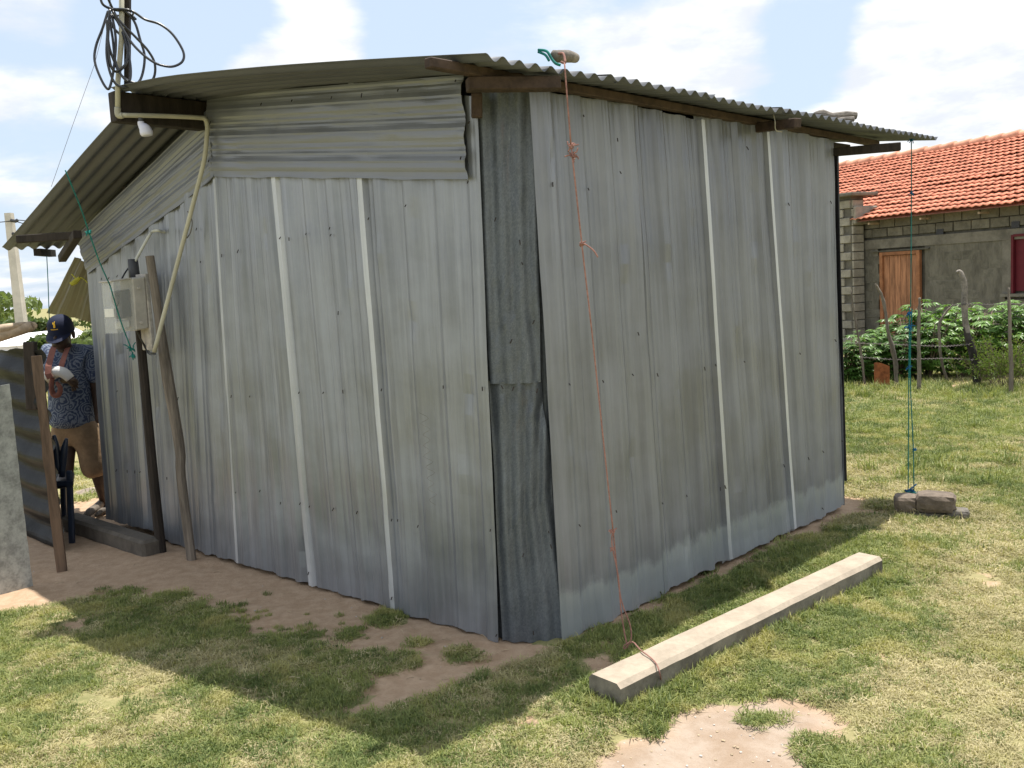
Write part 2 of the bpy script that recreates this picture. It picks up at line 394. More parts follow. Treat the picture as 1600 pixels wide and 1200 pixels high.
def sdist(x, y, poly):
    d = np.full(x.shape, 1e9); n = len(poly)
    for i in range(n):
        x1, y1 = poly[i]; x2, y2 = poly[(i+1) % n]; ex, ey = x2-x1, y2-y1
        t_ = np.clip(((x-x1)*ex+(y-y1)*ey)/(ex*ex+ey*ey), 0, 1); d = np.minimum(d, np.hypot(x-x1-ex*t_, y-y1-ey*t_))
    return np.where(pip(x, y, poly), d, -d)

# ------------------------------------------------------------------ ground
def gp(*pts): return [tuple(G(*p)[:2]) for p in pts]
SAND = gp((-260, 1000), (-60, 985), (0, 962), (70, 948), (150, 925), (230, 928), (330, 950), (410, 985), (520, 1000), (575, 1025), (590, 1060), (560, 1112), (640, 1104), (720, 1068), (790, 1040), (835, 1012))+[tuple(W(.3, .9, 0)[:2]), tuple(W(3.6, 1.2, 0)[:2]), tuple(W(5.0, .6, 0)[:2]), tuple(W(5.0, -1.2, 0)[:2])]
STRIP = [tuple(W(a, b, 0)[:2]) for a, b in ((-.26, .2), (-.34, 1.2), (-.40, 2.3), (-.42, 3.2), (.3, 3.3), (.3, .2))]
SLAB = gp((1050, 1112), (1110, 1100), (1190, 1088), (1250, 1097), (1318, 1128), (1262, 1152), (1270, 1215), (1300, 1300), (860, 1300), (905, 1215), (945, 1165), (1035, 1148))
PATCH = [gp((150, 1070), (230, 1060), (285, 1095), (280, 1120), (200, 1118), (130, 1088)), gp((410, 1040), (480, 1045), (470, 1062), (415, 1060)), gp((355, 1080), (400, 1078), (395, 1095), (350, 1092))]
BACK = [gp((1438, 592), (1500, 588), (1500, 596), (1440, 603)), gp((1325, 590), (1365, 586), (1372, 600), (1330, 604)), gp((1400, 586), (1430, 584), (1432, 592), (1400, 594))]
TUFTS = [(605, 965, .10), (265, 936, .09), (190, 930, .08), (725, 1028, .07), (622, 1040, .09), (590, 1030, .06), (545, 993, .06), (215, 955, .05), (1185, 1124, .045), (1215, 1120, .025), (655, 1010, .04), (1265, 1160, .05)]
TUFTS = [(*G(a, b)[:2], r) for a, b, r in TUFTS]
def sandness(x, y):
    nb = (fbm(x*5, y*5)-.5)*.28+(fbm(x*22, y*22)-.5)*.20+.02
    s = sdist(x, y, SAND)*1.0+nb
    s = np.maximum(s, sdist(x, y, STRIP)+nb*.5)
    s = np.maximum(s, sdist(x, y, SLAB)+nb*.6)
    for p in PATCH: s = np.maximum(s, np.minimum(sdist(x, y, p)*.8+nb*.7, -.010))
    for p in BACK: s = np.maximum(s, sdist(x, y, p)+nb)
    s = np.maximum(s, (fbm(x*3.1+5, y*3.1+9)-.76)*.5)
    for a, b, r in TUFTS: s = np.where(np.hypot(x-a, y-b) < r*(.6+.8*vnoise(x*40, y*40)), -.05, s)
    return s
def height(x, y):
    x = np.asarray(x, float); y = np.asarray(y, float)
    far = np.clip((np.hypot(x, y)-9)/12, 0, 1)
    h = (fbm(x*1.3, y*1.3)-.5)*.035+(fbm(x*9, y*9)-.5)*.016-.22*far
    s = sandness(x, y) if x.size < 300000 else 0
    return h+np.where(s < 0, .006, -.004)
xs = np.concatenate([-np.geomspace(900, 5.2, 26), np.arange(-5., 6.0, .045), np.geomspace(6.1, 900, 30)])
ys = np.concatenate([-np.geomspace(300, 1., 8), np.arange(1.2, 8.5, .045), np.geomspace(8.6, 1500, 46)])
X, Y = np.meshgrid(xs, ys); S = sandness(X, Y); Z = height(X, Y)
me = bpy.data.meshes.new('ground'); nx, ny = len(xs), len(ys)
idx = np.arange(nx*ny).reshape(ny, nx); q = np.stack([idx[:-1, :-1], idx[:-1, 1:], idx[1:, 1:], idx[1:, :-1]], -1).reshape(-1, 4)
me.vertices.add(nx*ny); me.vertices.foreach_set('co', np.stack([X, Y, Z], -1).astype('f').ravel())
me.loops.add(q.size); me.loops.foreach_set('vertex_index', q.ravel().astype('i'))
me.polygons.add(len(q)); me.polygons.foreach_set('loop_start', np.arange(0, q.size, 4, dtype='i')); me.polygons.foreach_set('use_smooth', np.ones(len(q), bool))
me.update(calc_edges=True); me.materials.append(mat('ground'))
a = me.attributes.new('sand', 'FLOAT', 'POINT'); a.data.foreach_set('value', np.clip(.5+S*12, 0, 1).ravel().astype('f'))
a = me.attributes.new('pale', 'FLOAT', 'POINT'); a.data.foreach_set('value', np.clip(.5+sdist(X, Y, SLAB)*8, 0, 1).ravel().astype('f'))
ground = bpy.data.objects.new('ground', me); COL.objects.link(ground); tag(ground, kind='structure')
def gz(p): return float(height(np.array([p[0]]), np.array([p[1]]))[0])

# ------------------------------------------------------------------ the shack
shack = thing('metal_shack', 'grey corrugated metal shack with low pitched overhanging tin roof', 'shack', C1)
def rib(s, pitch=.2, h=.02, ph=0.):
    s = (s+ph) % pitch; a = pitch*.40; b = pitch*.56; c = pitch*.80; d = pitch*.99
    if s < a: return .002*math.sin(s/a*math.pi*3)
    if s < b: return h*(s-a)/(b-a)
    if s < c: return h-.0018*abs(math.sin((s-b)/(c-b)*math.pi*2))
    if s < d: return h*(1-(s-c)/(d-c))
    return 0.
def sheet(name, bl, br, tl, tr, nrm, m, parent=shack, pitch=.2, h=.02, ph=0., lap=.05, lapside=0, wob=.006, seed=1, nt=26, jag=.012, prof=None, topjag=0., ext=(0., 0.)):
    """profiled metal sheet spanning four world corners; the profile runs across s, the ribs along t"""
    bl, br, tl, tr, nrm = map(lambda q: np.array(q, float), (bl, br, tl, tr, nrm)); dd_ = (br-bl)/np.linalg.norm(br-bl); bl = bl-dd_*ext[0]; tl = tl-dd_*ext[0]; br = br+dd_*ext[1]; tr = tr+dd_*ext[1]; wdt = np.linalg.norm(br-bl); hgt = np.linalg.norm(tl-bl)
    # columns at profile corners
    ss = {0., 1.}; k = 0
    step = pitch*.06
    ss = np.linspace(0, 1, max(12, int(wdt/step)))
    rg = random.Random(seed); o1, o2 = rg.uniform(0, 50), rg.uniform(0, 50)
    pf = prof or (lambda q: rib(q, pitch, h, ph))
    mb = MB(); ns = len(ss)-1
    dents = [(rg.uniform(.1, .9), rg.uniform(.08, .9), rg.uniform(.01, .03), rg.choice((-1, 1))*rg.uniform(.004, .010)) for _ in range(7)]
    def fn(s, t_):
        lo = bl+(br-bl)*s; hi = tl+(tr-tl)*s
        jb = jag*(float(vnoise(s*9+o1, 1.5))-.5)*2+.006*(float(vnoise(s*40+o1, 9.))-.5)
        p = lo+(hi-lo)*t_
        if t_ == 0: p = p+(hi-lo)/hgt*jb
        if t_ == 1 and topjag: p = p+(hi-lo)/hgt*topjag*(float(vnoise(s*9+o2, 5.5))-.5)*2
        off = pf(s*wdt)*(1-.0*t_)
        off += wob*(float(fbm(np.array(s*wdt*1.6+o1), np.array(t_*hgt*1.3+o2), 3))-.5)*2
        off += .0035*(float(vnoise(s*wdt*13+o2, t_*hgt*5+o1))-.5)
        for a_, b_, r_, k_ in dents:
            dd = ((s-a_)*wdt)**2+((t_-b_)*hgt)**2
            off += k_*math.exp(-dd/(2*r_*r_))
        if t_ == 0: off += .008*(float(vnoise(s*14+o1, 3.))-.3)
        if s*wdt < ext[0]-.004 or (1-s)*wdt < ext[1]-.004: off = off*.3-.012
        if lapside == 1: e = 1-s
        else: e = s
        if lapside is not None and e*wdt < lap: off = off*.4+.020
        return p+nrm*off
    def mif(i, j):
        if lapside is None: return 0
        e = (ns-i-.5)/ns if lapside == 1 else (i+.5)/ns
        return 1 if e*wdt < lap else 0
    mb.grid(fn, ns, nt, uvfn=lambda s, t_: (s*wdt, t_*hgt), mif=mif)
    ms = [m, 'zinc_lap'] if lapside is not None else [m]
    o = part(name, mb, ms, parent, label=None); solidify(o, .0012, 0); return o
def LWp(x, y, off=0.): return onplane(x, y, C1+(-V)*off, V)
def RWp(x, y, off=0.): return onplane(x, y, C2+NR*off, NR)
NL = -V
# left (gable) wall: sheet edges at foot and under the gable panels
edges = [((783, 1004), (749, 152)), ((615, 947), (560, 272)), ((487, 911), (428, 272)), ((374, 884), (338, 272)), ((318, 862), (291, 300)), ((246, 836), (215, 352)), ((171, 812), (139, 415))]
for i in range(6):
    (bx, tx), (bx2, tx2) = edges[i], edges[i+1]
    br, tr, bl, tl = LWp(*bx), LWp(*tx), LWp(*bx2), LWp(*tx2)
    for q_ in (br, bl): q_[2] = .012 if i < 5 else .05
    dn = .03*(i % 2); 
    tr = tr+Zv*.03; tl = tl+Zv*.03
    if i == 0: tl = tl+Zv*.40; tr = tr-Zv*.03
    sheet('wall_sheet', bl, br, tl, tr, NL, 'zinc_left', ph=.03*i, seed=i+3, lap=(.040, .046, .036, 0, 0, 0)[i], lapside=0 if i in (0, 1, 2) else None, pitch=.19, h=.019, ext=(0, .05 if i else .0))
# gable panels laid sideways, ribs along the slope
def gprof(q): return rib(q, .135, .009, .03)
a0, a1 = LWp(741, 281), LWp(336, 276); b0, b1 = LWp(733, 118), LWp(330, 150)
def panel(lo0, lo1, hi0, hi1, seed, m='zinc_gable', off=.028):
    w_ = np.linalg.norm(hi0-lo0); L = np.linalg.norm(lo1-lo0); mb = MB(); rg = random.Random(seed)
    dn = [(rg.uniform(.1, .9), rg.uniform(.1, .9), rg.uniform(.015, .035), rg.choice((-1, 1))*rg.uniform(.004, .009)) for _ in range(9)]
    def fn(s, t_):   # s across the panel (upwards), t along
        p = (lo0+(lo1-lo0)*t_)*(1-s)+(hi0+(hi1-hi0)*t_)*s
        o_ = gprof(s*w_)+.010*(float(fbm(np.array(s*2.), np.array(t_*L*2+seed), 3))-.5)+.004*(float(vnoise(s*15, t_*L*6))-.5)
        for a_, b_, r_, k_ in dn: o_ += k_*math.exp(-(((s-a_)*w_)**2+((t_-b_)*L)**2)/(2*r_*r_))
        o_ += .012*math.exp(-((t_*L)/.04)**2)*(.2+float(vnoise(s*9, 2.)))      # lifted, crumpled end
        p = p+(lo0-lo1)/L*.02*(float(vnoise(s*8, 7.))-.5)*(1 if t_ == 0 else 0)
        if s == 0: p = p-Zv*.008*(float(vnoise(t_*L*7, 3.))-.3); o_ += .004
        return p+NL*(off+o_)
    mb.grid(fn, 44, 44, uvfn=lambda s, t_: (s*w_, t_*L)); o = part('gable_sheet', mb, m, shack); solidify(o, .0012, 0)
panel(a0, a1, b0, b1, 5)
s0, s1 = LWp(341, 277), LWp(141, 427); h0 = W(2.0, 0, 2.655); h1 = W(3.9, 0, 2.09)
panel(s0, s1, h0, h1, 9, off=.018)
# right (eave) wall
redges = [((878, 1002), (828, 152)), ((1035, 940), (985, 170)), ((1138, 884), (1094, 195)), ((1240, 838), (1196, 205)), ((1318, 796), (1303, 226))]
for i in range(4):
    (bx, tx), (bx2, tx2) = redges[i], redges[i+1]
    bl, tl, br, tr = RWp(*bx), RWp(*tx), RWp(*bx2), RWp(*tx2)
    bl[2] = .012; br[2] = .03 if i else .02
    if i == 0: bl[2] = .0; br[2] = .0
    tl[2] = max(tl[2], 2.36)+.02; tr[2] = max(tr[2], 2.33)+.02
    sheet('wall_sheet', bl, br, tl, tr, NR, 'zinc_right', ph=.05+.04*i, seed=i+33, lap=.030, lapside=[None, 1, 1, None][i], pitch=.21, h=.021, wob=.008, ext=(.05 if i else .0, 0))
# corner flashing, two lengths of old dark sheet wrapped round the chamfer
def flash(ptsL, ptsR, seed, off):
    ch = C2-C1; n_ = np.array([ch[1], -ch[0], 0.]); n_ = n_/np.linalg.norm(n_); n_ = n_ if n_[1] < 0 else -n_
    pl = lambda x, y, o_=0: onplane(x, y, C1+n_*(off+o_), n_)
    mb = MB(); L = [pl(*p) for p in ptsL]; R_ = [pl(*p) for p in ptsR]; rg = random.Random(seed)
    def fn(s, t_):
        k = t_*(len(L)-1); i = min(int(k), len(L)-2); f_ = k-i
        a = L[i]+(L[i+1]-L[i])*f_; kr = t_*(len(R_)-1); ir = min(int(kr), len(R_)-2); fr = kr-ir
        b = R_[ir]+(R_[ir+1]-R_[ir])*fr; p = a+(b-a)*s; wd = np.linalg.norm(b-a)
        o_ = .009*math.cos(s*wd/.075*2*math.pi+seed)+.03*math.sin(math.pi*s)-.02+.012*(float(fbm(np.array(s*2+seed), np.array(t_*4.), 3))-.5)
        o_ += .004*(float(vnoise(s*12, t_*22+seed))-.5)
        return p+n_*o_
    mb.grid(fn, 40, 40, uvfn=lambda s, t_: (s*.3, t_*1.2)); o = part('corner_sheet', mb, 'zinc_old', shack, smooth=False); solidify(o, .0015, 0)
flash([(785, 1004), (777, 870), (772, 740), (763, 596)], [(884, 999), (872, 870), (863, 770), (861, 700), (849, 640), (846, 596)], 2, .012)
flash([(766, 600), (759, 500), (752, 330), (744, 140)], [(845, 598), (843, 460), (838, 300), (834, 140)], 5, .026)
flash([(772, 1000), (740, 140)], [(905, 996), (856, 140)], 9, -.05)  # added backing sheet, so gaps beside the flashing read as dim shadow lines
# walls out of sight close the shack
FAR = 3.15
def plain(name, a, b, z1a, z1b, m='zinc_right'):
    a = np.array(a); b = np.array(b); L = np.linalg.norm(b-a); n_ = np.cross((b-a)/L, Zv)
    mb = MB(); n = max(6, int(L/.02))
    def fn(s, t_):
        p = a+(b-a)*s; z = .02+(z1a+(z1b-z1a)*s-.02)*t_; return np.array([p[0], p[1], z])+n_*rib(s*L, .2, .02)
    mb.grid(fn, n, 4, uvfn=lambda s, t_: (s*L, t_*2)); o = part(name, mb, m, shack); solidify(o, .001, 0)
P_LR = W(3.88, 0, 0); P_FR = W(3.80, FAR, 0); P_NR = C2+VR*2.745
plain('wall_sheet', P_LR-V*0+U*.0+V*.03, P_FR, 2.05, 2.05)
plain('wall_sheet', P_FR, W(2.1, FAR, 0), 2.05, 2.6); plain('wall_sheet', W(2.1, FAR, 0), P_NR+VR*.02, 2.6, 2.3)
# dark sheet edge showing past the far right corner
mb = MB(); e0, e1 = RWp(1304, 238, .0), RWp(1319, 752, .0)
mb.grid(lambda s, t_: e0+(e1-e0)*t_+VR*(.012+.035*s*(.5+.5*t_))+NR*(.012-.06*s)+np.array([0, 0, 0]), 3, 12); solidify(part('edge_strip', mb, 'meter_black', shack), .004, 0)

# roof
def roofz(u): return 2.46+.122*u
def corr(v, p=.0885, a=.0125): return a*math.cos(2*math.pi*v/p)
RIDGE_U = 2.12; NEAR = [(-.42, -.33), (.55, -.43), (1.5, -.52), (2.12, -.52)]; FARV = [(-.65, 3.82), (.6, 3.8), (2.12, 3.8)]
def interp(pts, a):
    k = a*(len(pts)-1); i = min(int(k), len(pts)-2); f_ = k-i
    return np.array(pts[i])*(1-f_)+np.array(pts[i+1])*f_
NW = 48   # corrugations across the whole eave
nsheets = 6; per = NW//nsheets
for k in range(nsheets):
    mb = MB(); b0_ = k*per/NW; b1_ = min(1., ((k+1)*per+.9)/NW); rg = random.Random(k)
    tilt = rg.uniform(-.003, .003)
    def fn(s, t_):
        b = b0_+(b1_-b0_)*s; a_ = t_
        n0 = interp(NEAR, a_); f0 = interp(FARV, a_); p = n0*(1-b)+f0*b
        z = roofz(p[0])+.0125*math.cos(2*math.pi*b*NW)+.02*math.sin(math.pi*a_)*(1-b)+(.004 if k % 2 else 0)
        if t_ == 0: p = p+np.array([-.012*rg.random()*0+tilt*3, 0])
        z += .006*(float(vnoise(b*20, a_*3))-.5)
        return W(p[0], p[1], z)
    mb.grid(fn, int((b1_-b0_)*NW*10), 14, uvfn=lambda s, t_: (s*(b1_-b0_)*4.2, t_*2.6))
    o = part('roof_sheet', mb, 'zinc_roof', shack, smooth=True); solidify(o, .0015, 0)
NEAR2 = [(2.02, -.37), (3.2, -.36), (4.34, -.36)]; FAR2 = [(2.02, 3.8), (3.2, 3.8), (4.25, 3.8)]
for k in range(nsheets):
    mb = MB(); b0_ = k*per/NW; b1_ = min(1., ((k+1)*per+.9)/NW)
    def fn(s, t_):
        b = b0_+(b1_-b0_)*s; n0 = interp(NEAR2, t_); f0 = interp(FAR2, t_); p = n0*(1-b)+f0*b
        z = 2.712-.3*(p[0]-2.1)+.0125*math.cos(2*math.pi*b*NW)+(.004 if k % 2 else 0)
        if k == 0: z += .012*math.sin(math.pi*t_*1.5)*(1-s)
        return W(p[0], p[1], z)
    mb.grid(fn, int((b1_-b0_)*NW*10), 14, uvfn=lambda s, t_: (s*(b1_-b0_)*4.2, t_*2.6))
    o = part('roof_sheet', mb, 'zinc_roof', shack, smooth=True); solidify(o, .0015, 0)
# timbers under the roof
def tim(name, a, b, w_, h_, m='wood_brown', up=(0, 0, 1)):
    mb = MB().beam(a, b, w_, h_, up, bevel=.004); return part(name, mb, m, shack)
def RZ(px, py, z): return G(px, py, z)
pA = G(668, 98, 2.405); tim('purlin', pA, W(-.34, 3.55, 2.378), .04, .038)
pB = G(730, 132, 2.36); pB2 = G(873, 131, 2.36); tim('wall_plate', pB, pB2, .07, .05)
tim('wall_plate', W(-.02, .35, 2.385), W(-.26, 3.25, 2.345), .05, .03, 'wood_dark')
tim('post_top', D(745, 184, 3.90), D(745, 146, 3.90), .042, .045, up=(1, 0, 0))
tim('rafter', G(1247, 192, 2.33), W(1.0, 2.45, 2.48), .05, .05, 'wood_brown')
tim('outrigger', W(-.30, 2.9, 2.285), G(1407, 229, 2.285), .05, .05, 'wood_dark')
tim('purlin', W(.9, .05, 2.50), W(.9, 3.6, 2.50), .05, .05); tim('purlin', W(3.2, .02, 2.33), W(3.2, 3.6, 2.33), .05, .05, 'wood_dark')
rb = W(2.1, -.53, 2.625)
tim('ridge_beam', rb, W(2.1, 3.5, 2.595), .07, .155, 'wood_dark')
tim('purlin', G(28, 374, 2.045), G(121, 368, 2.045), .05, .05, 'wood_dark')
tim('rafter', G(121, 366, 2.04), G(97, 404, 1.93), .05, .05, 'wood_dark')
mb = MB().beam(G(58, 394, 1.995), G(82, 396, 1.995), .05, .05); part('block', mb, 'wood_dark', shack)
# nails and bent fixings: far too small to pick apart singly
mb = MB(); rg = random.Random(4)
def nail(p, n_, ang=.0):
    d = np.array([math.sin(ang), 0, -math.cos(ang)]); mb.tube([p+n_*.006, p+n_*.012+d*rg.uniform(.008, .02)], .0026, 5)
LN = [(636, 320), (578, 340), (440, 370), (453, 371), (480, 364), (517, 355), (519, 366), (374, 390), (348, 397), (315, 408), (309, 356), (530, 486), (392, 618), (363, 617), (469, 612), (507, 612), (537, 609), (598, 607), (694, 602), (755, 604), (408, 765), (440, 784), (471, 785), (485, 790), (523, 793), (560, 798), (614, 810), (623, 811), (655, 820), (768, 826), (484, 893), (614, 932), (370, 768), (778, 990), (160, 434), (172, 433), (185, 430), (184, 733), (200, 734), (212, 735), (221, 736), (262, 745), (280, 620), (222, 612), (185, 610)]
for x_, y_ in LN: nail(LWp(x_, y_, .022), NL, rg.uniform(-.3, .3))
for x_, y_ in ((410, 161), (458, 156), (520, 151), (567, 146), (624, 139), (714, 125), (735, 190), (733, 283), (330, 190), (328, 250), (722, 245)): nail(LWp(x_, y_, .05), NL)
RN = [(862, 285), (917, 294), (910, 180), (963, 216), (888, 599), (940, 594), (986, 584), (1025, 583), (1099, 573), (1116, 569), (1161, 564), (1248, 551), (1303, 530), (1033, 785), (1071, 773), (961, 797), (903, 819), (1124, 761), (1131, 758), (1223, 725), (1261, 714), (1284, 704), (1314, 688), (1030, 924), (1283, 793), (1230, 317), (1296, 314), (995, 519), (967, 268), (1165, 229), (1314, 600)]
for x_, y_ in RN: nail(RWp(x_, y_, .02), NR, rg.uniform(-.3, .3))
CN = [(783, 602), (803, 604), (840, 607), (857, 829), (818, 864), (833, 985), (815, 410), (800, 530), (835, 500), (775, 340), (860, 850), (812, 375)]
nC = np.array([0, -1., 0])
for x_, y_ in CN: nail(onplane(x_, y_, C1+nC*.045, nC), nC, rg.uniform(-.5, .5))
part('nails', mb, 'nail', shack, kind='stuff')
mb = MB(); zg = [LWp(656+(12 if k % 2 else 0)+k*.9+rg.uniform(-2, 2), 645+k*8.5, .031) for k in range(18)]; mb.tube(zg, .0008, 4, smooth=3); part('scratch', mb, 'wood_driftgrey', shack)
# little flap of sheet at the left foot and the lean-to behind
lt = thing('lean_to_roof', 'tan rusty sheet of a low lean-to roof behind the bowed man', 'roof sheet', W(4.4, .3, 1.5))
mb = MB(); q0, q1, q2, q3 = D(117, 402, 6.95), D(170, 420, 6.80), D(158, 503, 7.55), D(72, 490, 7.75)
nn = np.cross(q1-q0, q3-q0); nn /= np.linalg.norm(nn); nn = nn if nn@(EYE-q0) > 0 else -nn
def fn(s, t_):
    p = (q0*(1-s)+q1*s)*(1-t_)+(q3*(1-s)+q2*s)*t_; L = .55
    return p+nn*(rib(s*L, .24, .02)+.01*(float(vnoise(s*6, t_*6))-.5))+(Zv*.01*(float(vnoise(s*11, 2.))-.5) if t_ in (0, 1) else 0)
mb.grid(fn, 50, 12, uvfn=lambda s, t_: (s*.6, t_*.9)); solidify(part('sheet', mb, 'zinc_leanto', lt), .0015, 0)
mb = MB().tube([W(4.75, .9, -.05), W(4.7, .9, 1.62)], .035, 8); part('post', mb, 'wood_dark', lt)
mb = MB(); y0 = D(112, 430, 6.9); mb.tube([D(112, 428, 6.9), D(120, 436, 6.88), D(128, 434, 6.87), D(137, 442, 6.86)], .004, 6, smooth=3); mb.tube([D(111, 444, 6.88), D(118, 440, 6.88), D(125, 434, 6.88)], [.016, .020, .013], 8)
solo('yellow_tie', mb, 'plastic_yellow', 'yellow plastic handle hanging by wire from the tan lean-to sheet', 'handle')

# ------------------------------------------------------------------ service mast, cable coil, conduit, lamp
DP = 5.0
mast = thing('service_mast', 'pale conduit mast with dark wood batten standing on the roof ridge', 'mast', D(190, 180, DP))
mb = MB().tube([D(184, 172, DP), D(184, 130, DP), D(190, 60, DP), D(190, -60, DP)], .0135, 12); part('pipe', mb, 'pipe', mast, True)
mb = MB().beam(D(199, 134, DP+.03), D(200, -60, DP+.03), .024, .03, (0, 1, 0)); part('batten', mb, 'wood_dark', mast)
mb = MB().tube([D(184, 168, DP), D(184, 176, DP), D(186, 181, DP), D(192, 180, DP)], .0165, 12, smooth=3); part('elbow', mb, 'pipe', mast, True)
cond = thing('conduit', 'cream plastic conduit bent from mast down the metal wall', 'conduit', D(242, 552, 5.5))
d1 = D(190, 180, DP); d2 = D(312, 184, 5.26)
mb = MB().tube([d1, d1*.5+d2*.5+Zv*.003, d2, D(321, 187, 5.27), D(324, 197, 5.28), D(323, 215, 5.28), D(319, 250, 5.29), D(304, 310, 5.33), D(275, 420, 5.42), D(241, 550, 5.50)], .0125, 12, smooth=5); part('pipe', mb, 'pipe', cond, True)
mb = MB().tube([D(293, 330, 5.38), D(300, 345, 5.36), D(298, 362, 5.37), D(292, 372, 5.40)], .003, 6, smooth=4); part('tie_wire', mb, 'wire', cond)
lampo = thing('bulb', 'white bulb hanging under the ridge beam beside the mast', 'light bulb', D(228, 205, 5.15))
mb = MB().tube([D(220, 184, 4.98), D(220, 193, 4.98)], .012, 10); part('holder', mb, 'insul', lampo)
mb = MB().tube([D(220, 190, 4.98), D(221, 195, 4.98), D(226, 201, 4.98), D(229, 208, 4.98), D(230, 212, 4.98)], [.016, .018, .030, .033, .027], 14, smooth=4); part('globe', mb, 'lamp_white', lampo, True)
mb = MB()
loops = [
 [(178, 14), (205, 17), (226, 30), (250, 38), (270, 54), (286, 80), (285, 96), (270, 104), (252, 102), (238, 96), (222, 84), (205, 66), (190, 42), (176, 18)],
 [(168, 20), (160, 45), (150, 72), (148, 96), (158, 124), (168, 139), (173, 132), (178, 105), (181, 65), (176, 30), (168, 18)],
 [(172, 15), (168, 50), (167, 90), (176, 124), (190, 136), (212, 132), (222, 118), (226, 88), (219, 62), (211, 36), (198, 20), (182, 15)],
 [(176, 18), (190, 36), (214, 60), (232, 80), (242, 100), (240, 122), (226, 131), (205, 128), (190, 118), (180, 100), (170, 70), (167, 30)],
 [(170, 22), (175, 40), (192, 60), (200, 80), (195, 102), (182, 112), (173, 102), (169, 70), (170, 40), (172, 24)],
 [(170, 26), (176, 60), (180, 95), (190, 118), (202, 126), (204, 105), (198, 72), (186, 38), (174, 22)],
 [(156, -10), (160, 6), (174, 14), (200, 20), (212, 30)],
 [(166, -10), (172, 5), (182, 26), (194, 50), (201, 74), (196, 100), (182, 112)]]
for i, lp in enumerate(loops):
    n = len(lp); mb.tube([D(x_, y_, DP-.03+.045*math.sin(i*1.7+k*2*math.pi/n)) for k, (x_, y_) in enumerate(lp)], .0066, 7, smooth=6)
mb.tube([D(168, 20, DP-.03), D(180, 14, DP-.035), D(204, 16, DP-.03), D(206, 24, DP+.05), D(180, 24, DP+.05), D(168, 20, DP-.03)], .005, 6, smooth=4)
solo('cable_coil', mb, 'cable', 'loose coil of black cable hung on the mast at upper left', 'cable', smooth=True)
mb = MB().tube([D(183, -40, DP), D(148, 100, 4.92), D(112, 200, 4.9), D(80, 292, 4.88)], .0011, 5); solo('guy_wire', mb, 'wire', 'thin grey wire running from the mast down past the roof edge', 'wire')

# ------------------------------------------------------------------ meter on its posts
ms_ = thing('meter_stand', 'pair of dark wooden posts carrying a board before the metal wall', 'post', G(272, 866))
mb = MB(); p0, p1 = G(252, 862), W(2.98, -.13, 1.86)
vx = D(208, 410, p0[1]); mb.tube([p0-Zv*.1, p0+(vx-p0)*.33+U*.008, p0+(vx-p0)*.66, vx], [.034, .030, .028, .026], 9, smooth=4); part('post', mb, 'wood_dark', ms_)
q0 = G(300, 872); qx = D(234, 400, q0[1]+.02); qm = D(262, 590, q0[1]-.01)
mb = MB().tube([q0-Zv*.1, q0+(qm-q0)*.45, D(281, 700, q0[1]), qm, qm+(qx-qm)*.5, qx], [.030, .029, .031, .035, .026, .026], 9, smooth=4); part('post', mb, 'wood_post', ms_)
dm = vx[1]-.05
bc = D(226, 488, dm); mb = MB().box(bc, U, V, Zv, (-.075, -.012, -.235), (.055, .012, .235), bevel=.004); part('board', mb, 'board_paint', ms_)
mtr = thing('meter_box', 'electricity meter in clear plastic box fixed to the wooden posts', 'meter box', bc-Zv*.1)
bc2 = bc-V*.012+Zv*.055+U*.015; tz = Zv+U*-.05; tz /= np.linalg.norm(tz)
fl2 = -V-Zv*.10; fl2 /= np.linalg.norm(fl2)
mb = MB().box(bc2, U, fl2, tz, (-.085, .0, -.155), (.085, .085, .165), bevel=.008); part('base', mb, 'box_white', mtr)
def shell(o, lo, hi, th=.003):
    m = MB(); (x0, y0_, z0), (x1, y1_, z1) = lo, hi
    for l_, h_ in (((x0, y0_, z0), (x0+th, y1_, z1)), ((x1-th, y0_, z0), (x1, y1_, z1)), ((x0+th, y0_, z0), (x1-th, y1_, z0+th)), ((x0+th, y0_, z1-th), (x1-th, y1_, z1)), ((x0+th, y1_-th, z0+th), (x1-th, y1_, z1-th))):
        m.box(o, U, fl2, tz, l_, h_)
    return m
part('cover', shell(bc2, (-.082, .0855, -.15), (.082, .20, .16)), 'clear_plastic', mtr)
mb = MB().box(bc2, U, fl2, tz, (-.085, .0855, .1605), (.085, .215, .168), bevel=.002); part('lid', mb, 'box_white', mtr)
mb = MB().box(bc2, U, fl2, tz, (-.05, .086, -.07), (.05, .150, .10), bevel=.006); mb.tube([bc2+fl2*.15+tz*.05, bc2+fl2*.165+tz*.05], .04, 16); part('meter', mb, 'meter_black', mtr)
mb = MB().box(bc2, U, fl2, tz, (-.06, .2005, -.05), (.06, .203, .0), bevel=0); part('label_plate', mb, 'label_white', mtr)
mb = MB().box(bc2, U, fl2, tz, (-.04, .10, -.13), (.03, .16, -.085), bevel=.004); part('terminal', mb, 'label_white', mtr)
for zz_ in (-.11, .10):
    mb = MB().tube([bc2-U*.0875+fl2*.05+tz*zz_, bc2-U*.096+fl2*.05+tz*zz_], .009, 8); part('screw', mb, 'box_white', mtr)
mb = MB(); tp = vx
mb.tube([tp+Zv*.0-V*.0, tp-V*.03+Zv*-.05-U*-.04, bc2+fl2*.1+tz*.165+U*.02], .005, 7, smooth=5)
mbk = MB().tube([bc2+fl2*.04-tz*.155, bc2+fl2*.02-tz*.22-U*.01, bc2-tz*.30-U*.06, D(241, 551, 5.5)], .005, 7, smooth=5)
solo('meter_cable', mbk, 'cable', 'thicker black lead looping from the bottom of the meter box', 'cable', smooth=True)
mbl = MB().tube([bc2+fl2*.05-tz*.155-U*.02, bc2+fl2*.03-tz*.22-U*.03, bc2-tz*.31-U*.05, D(243, 553, 5.5)], (.004), 7, smooth=5)
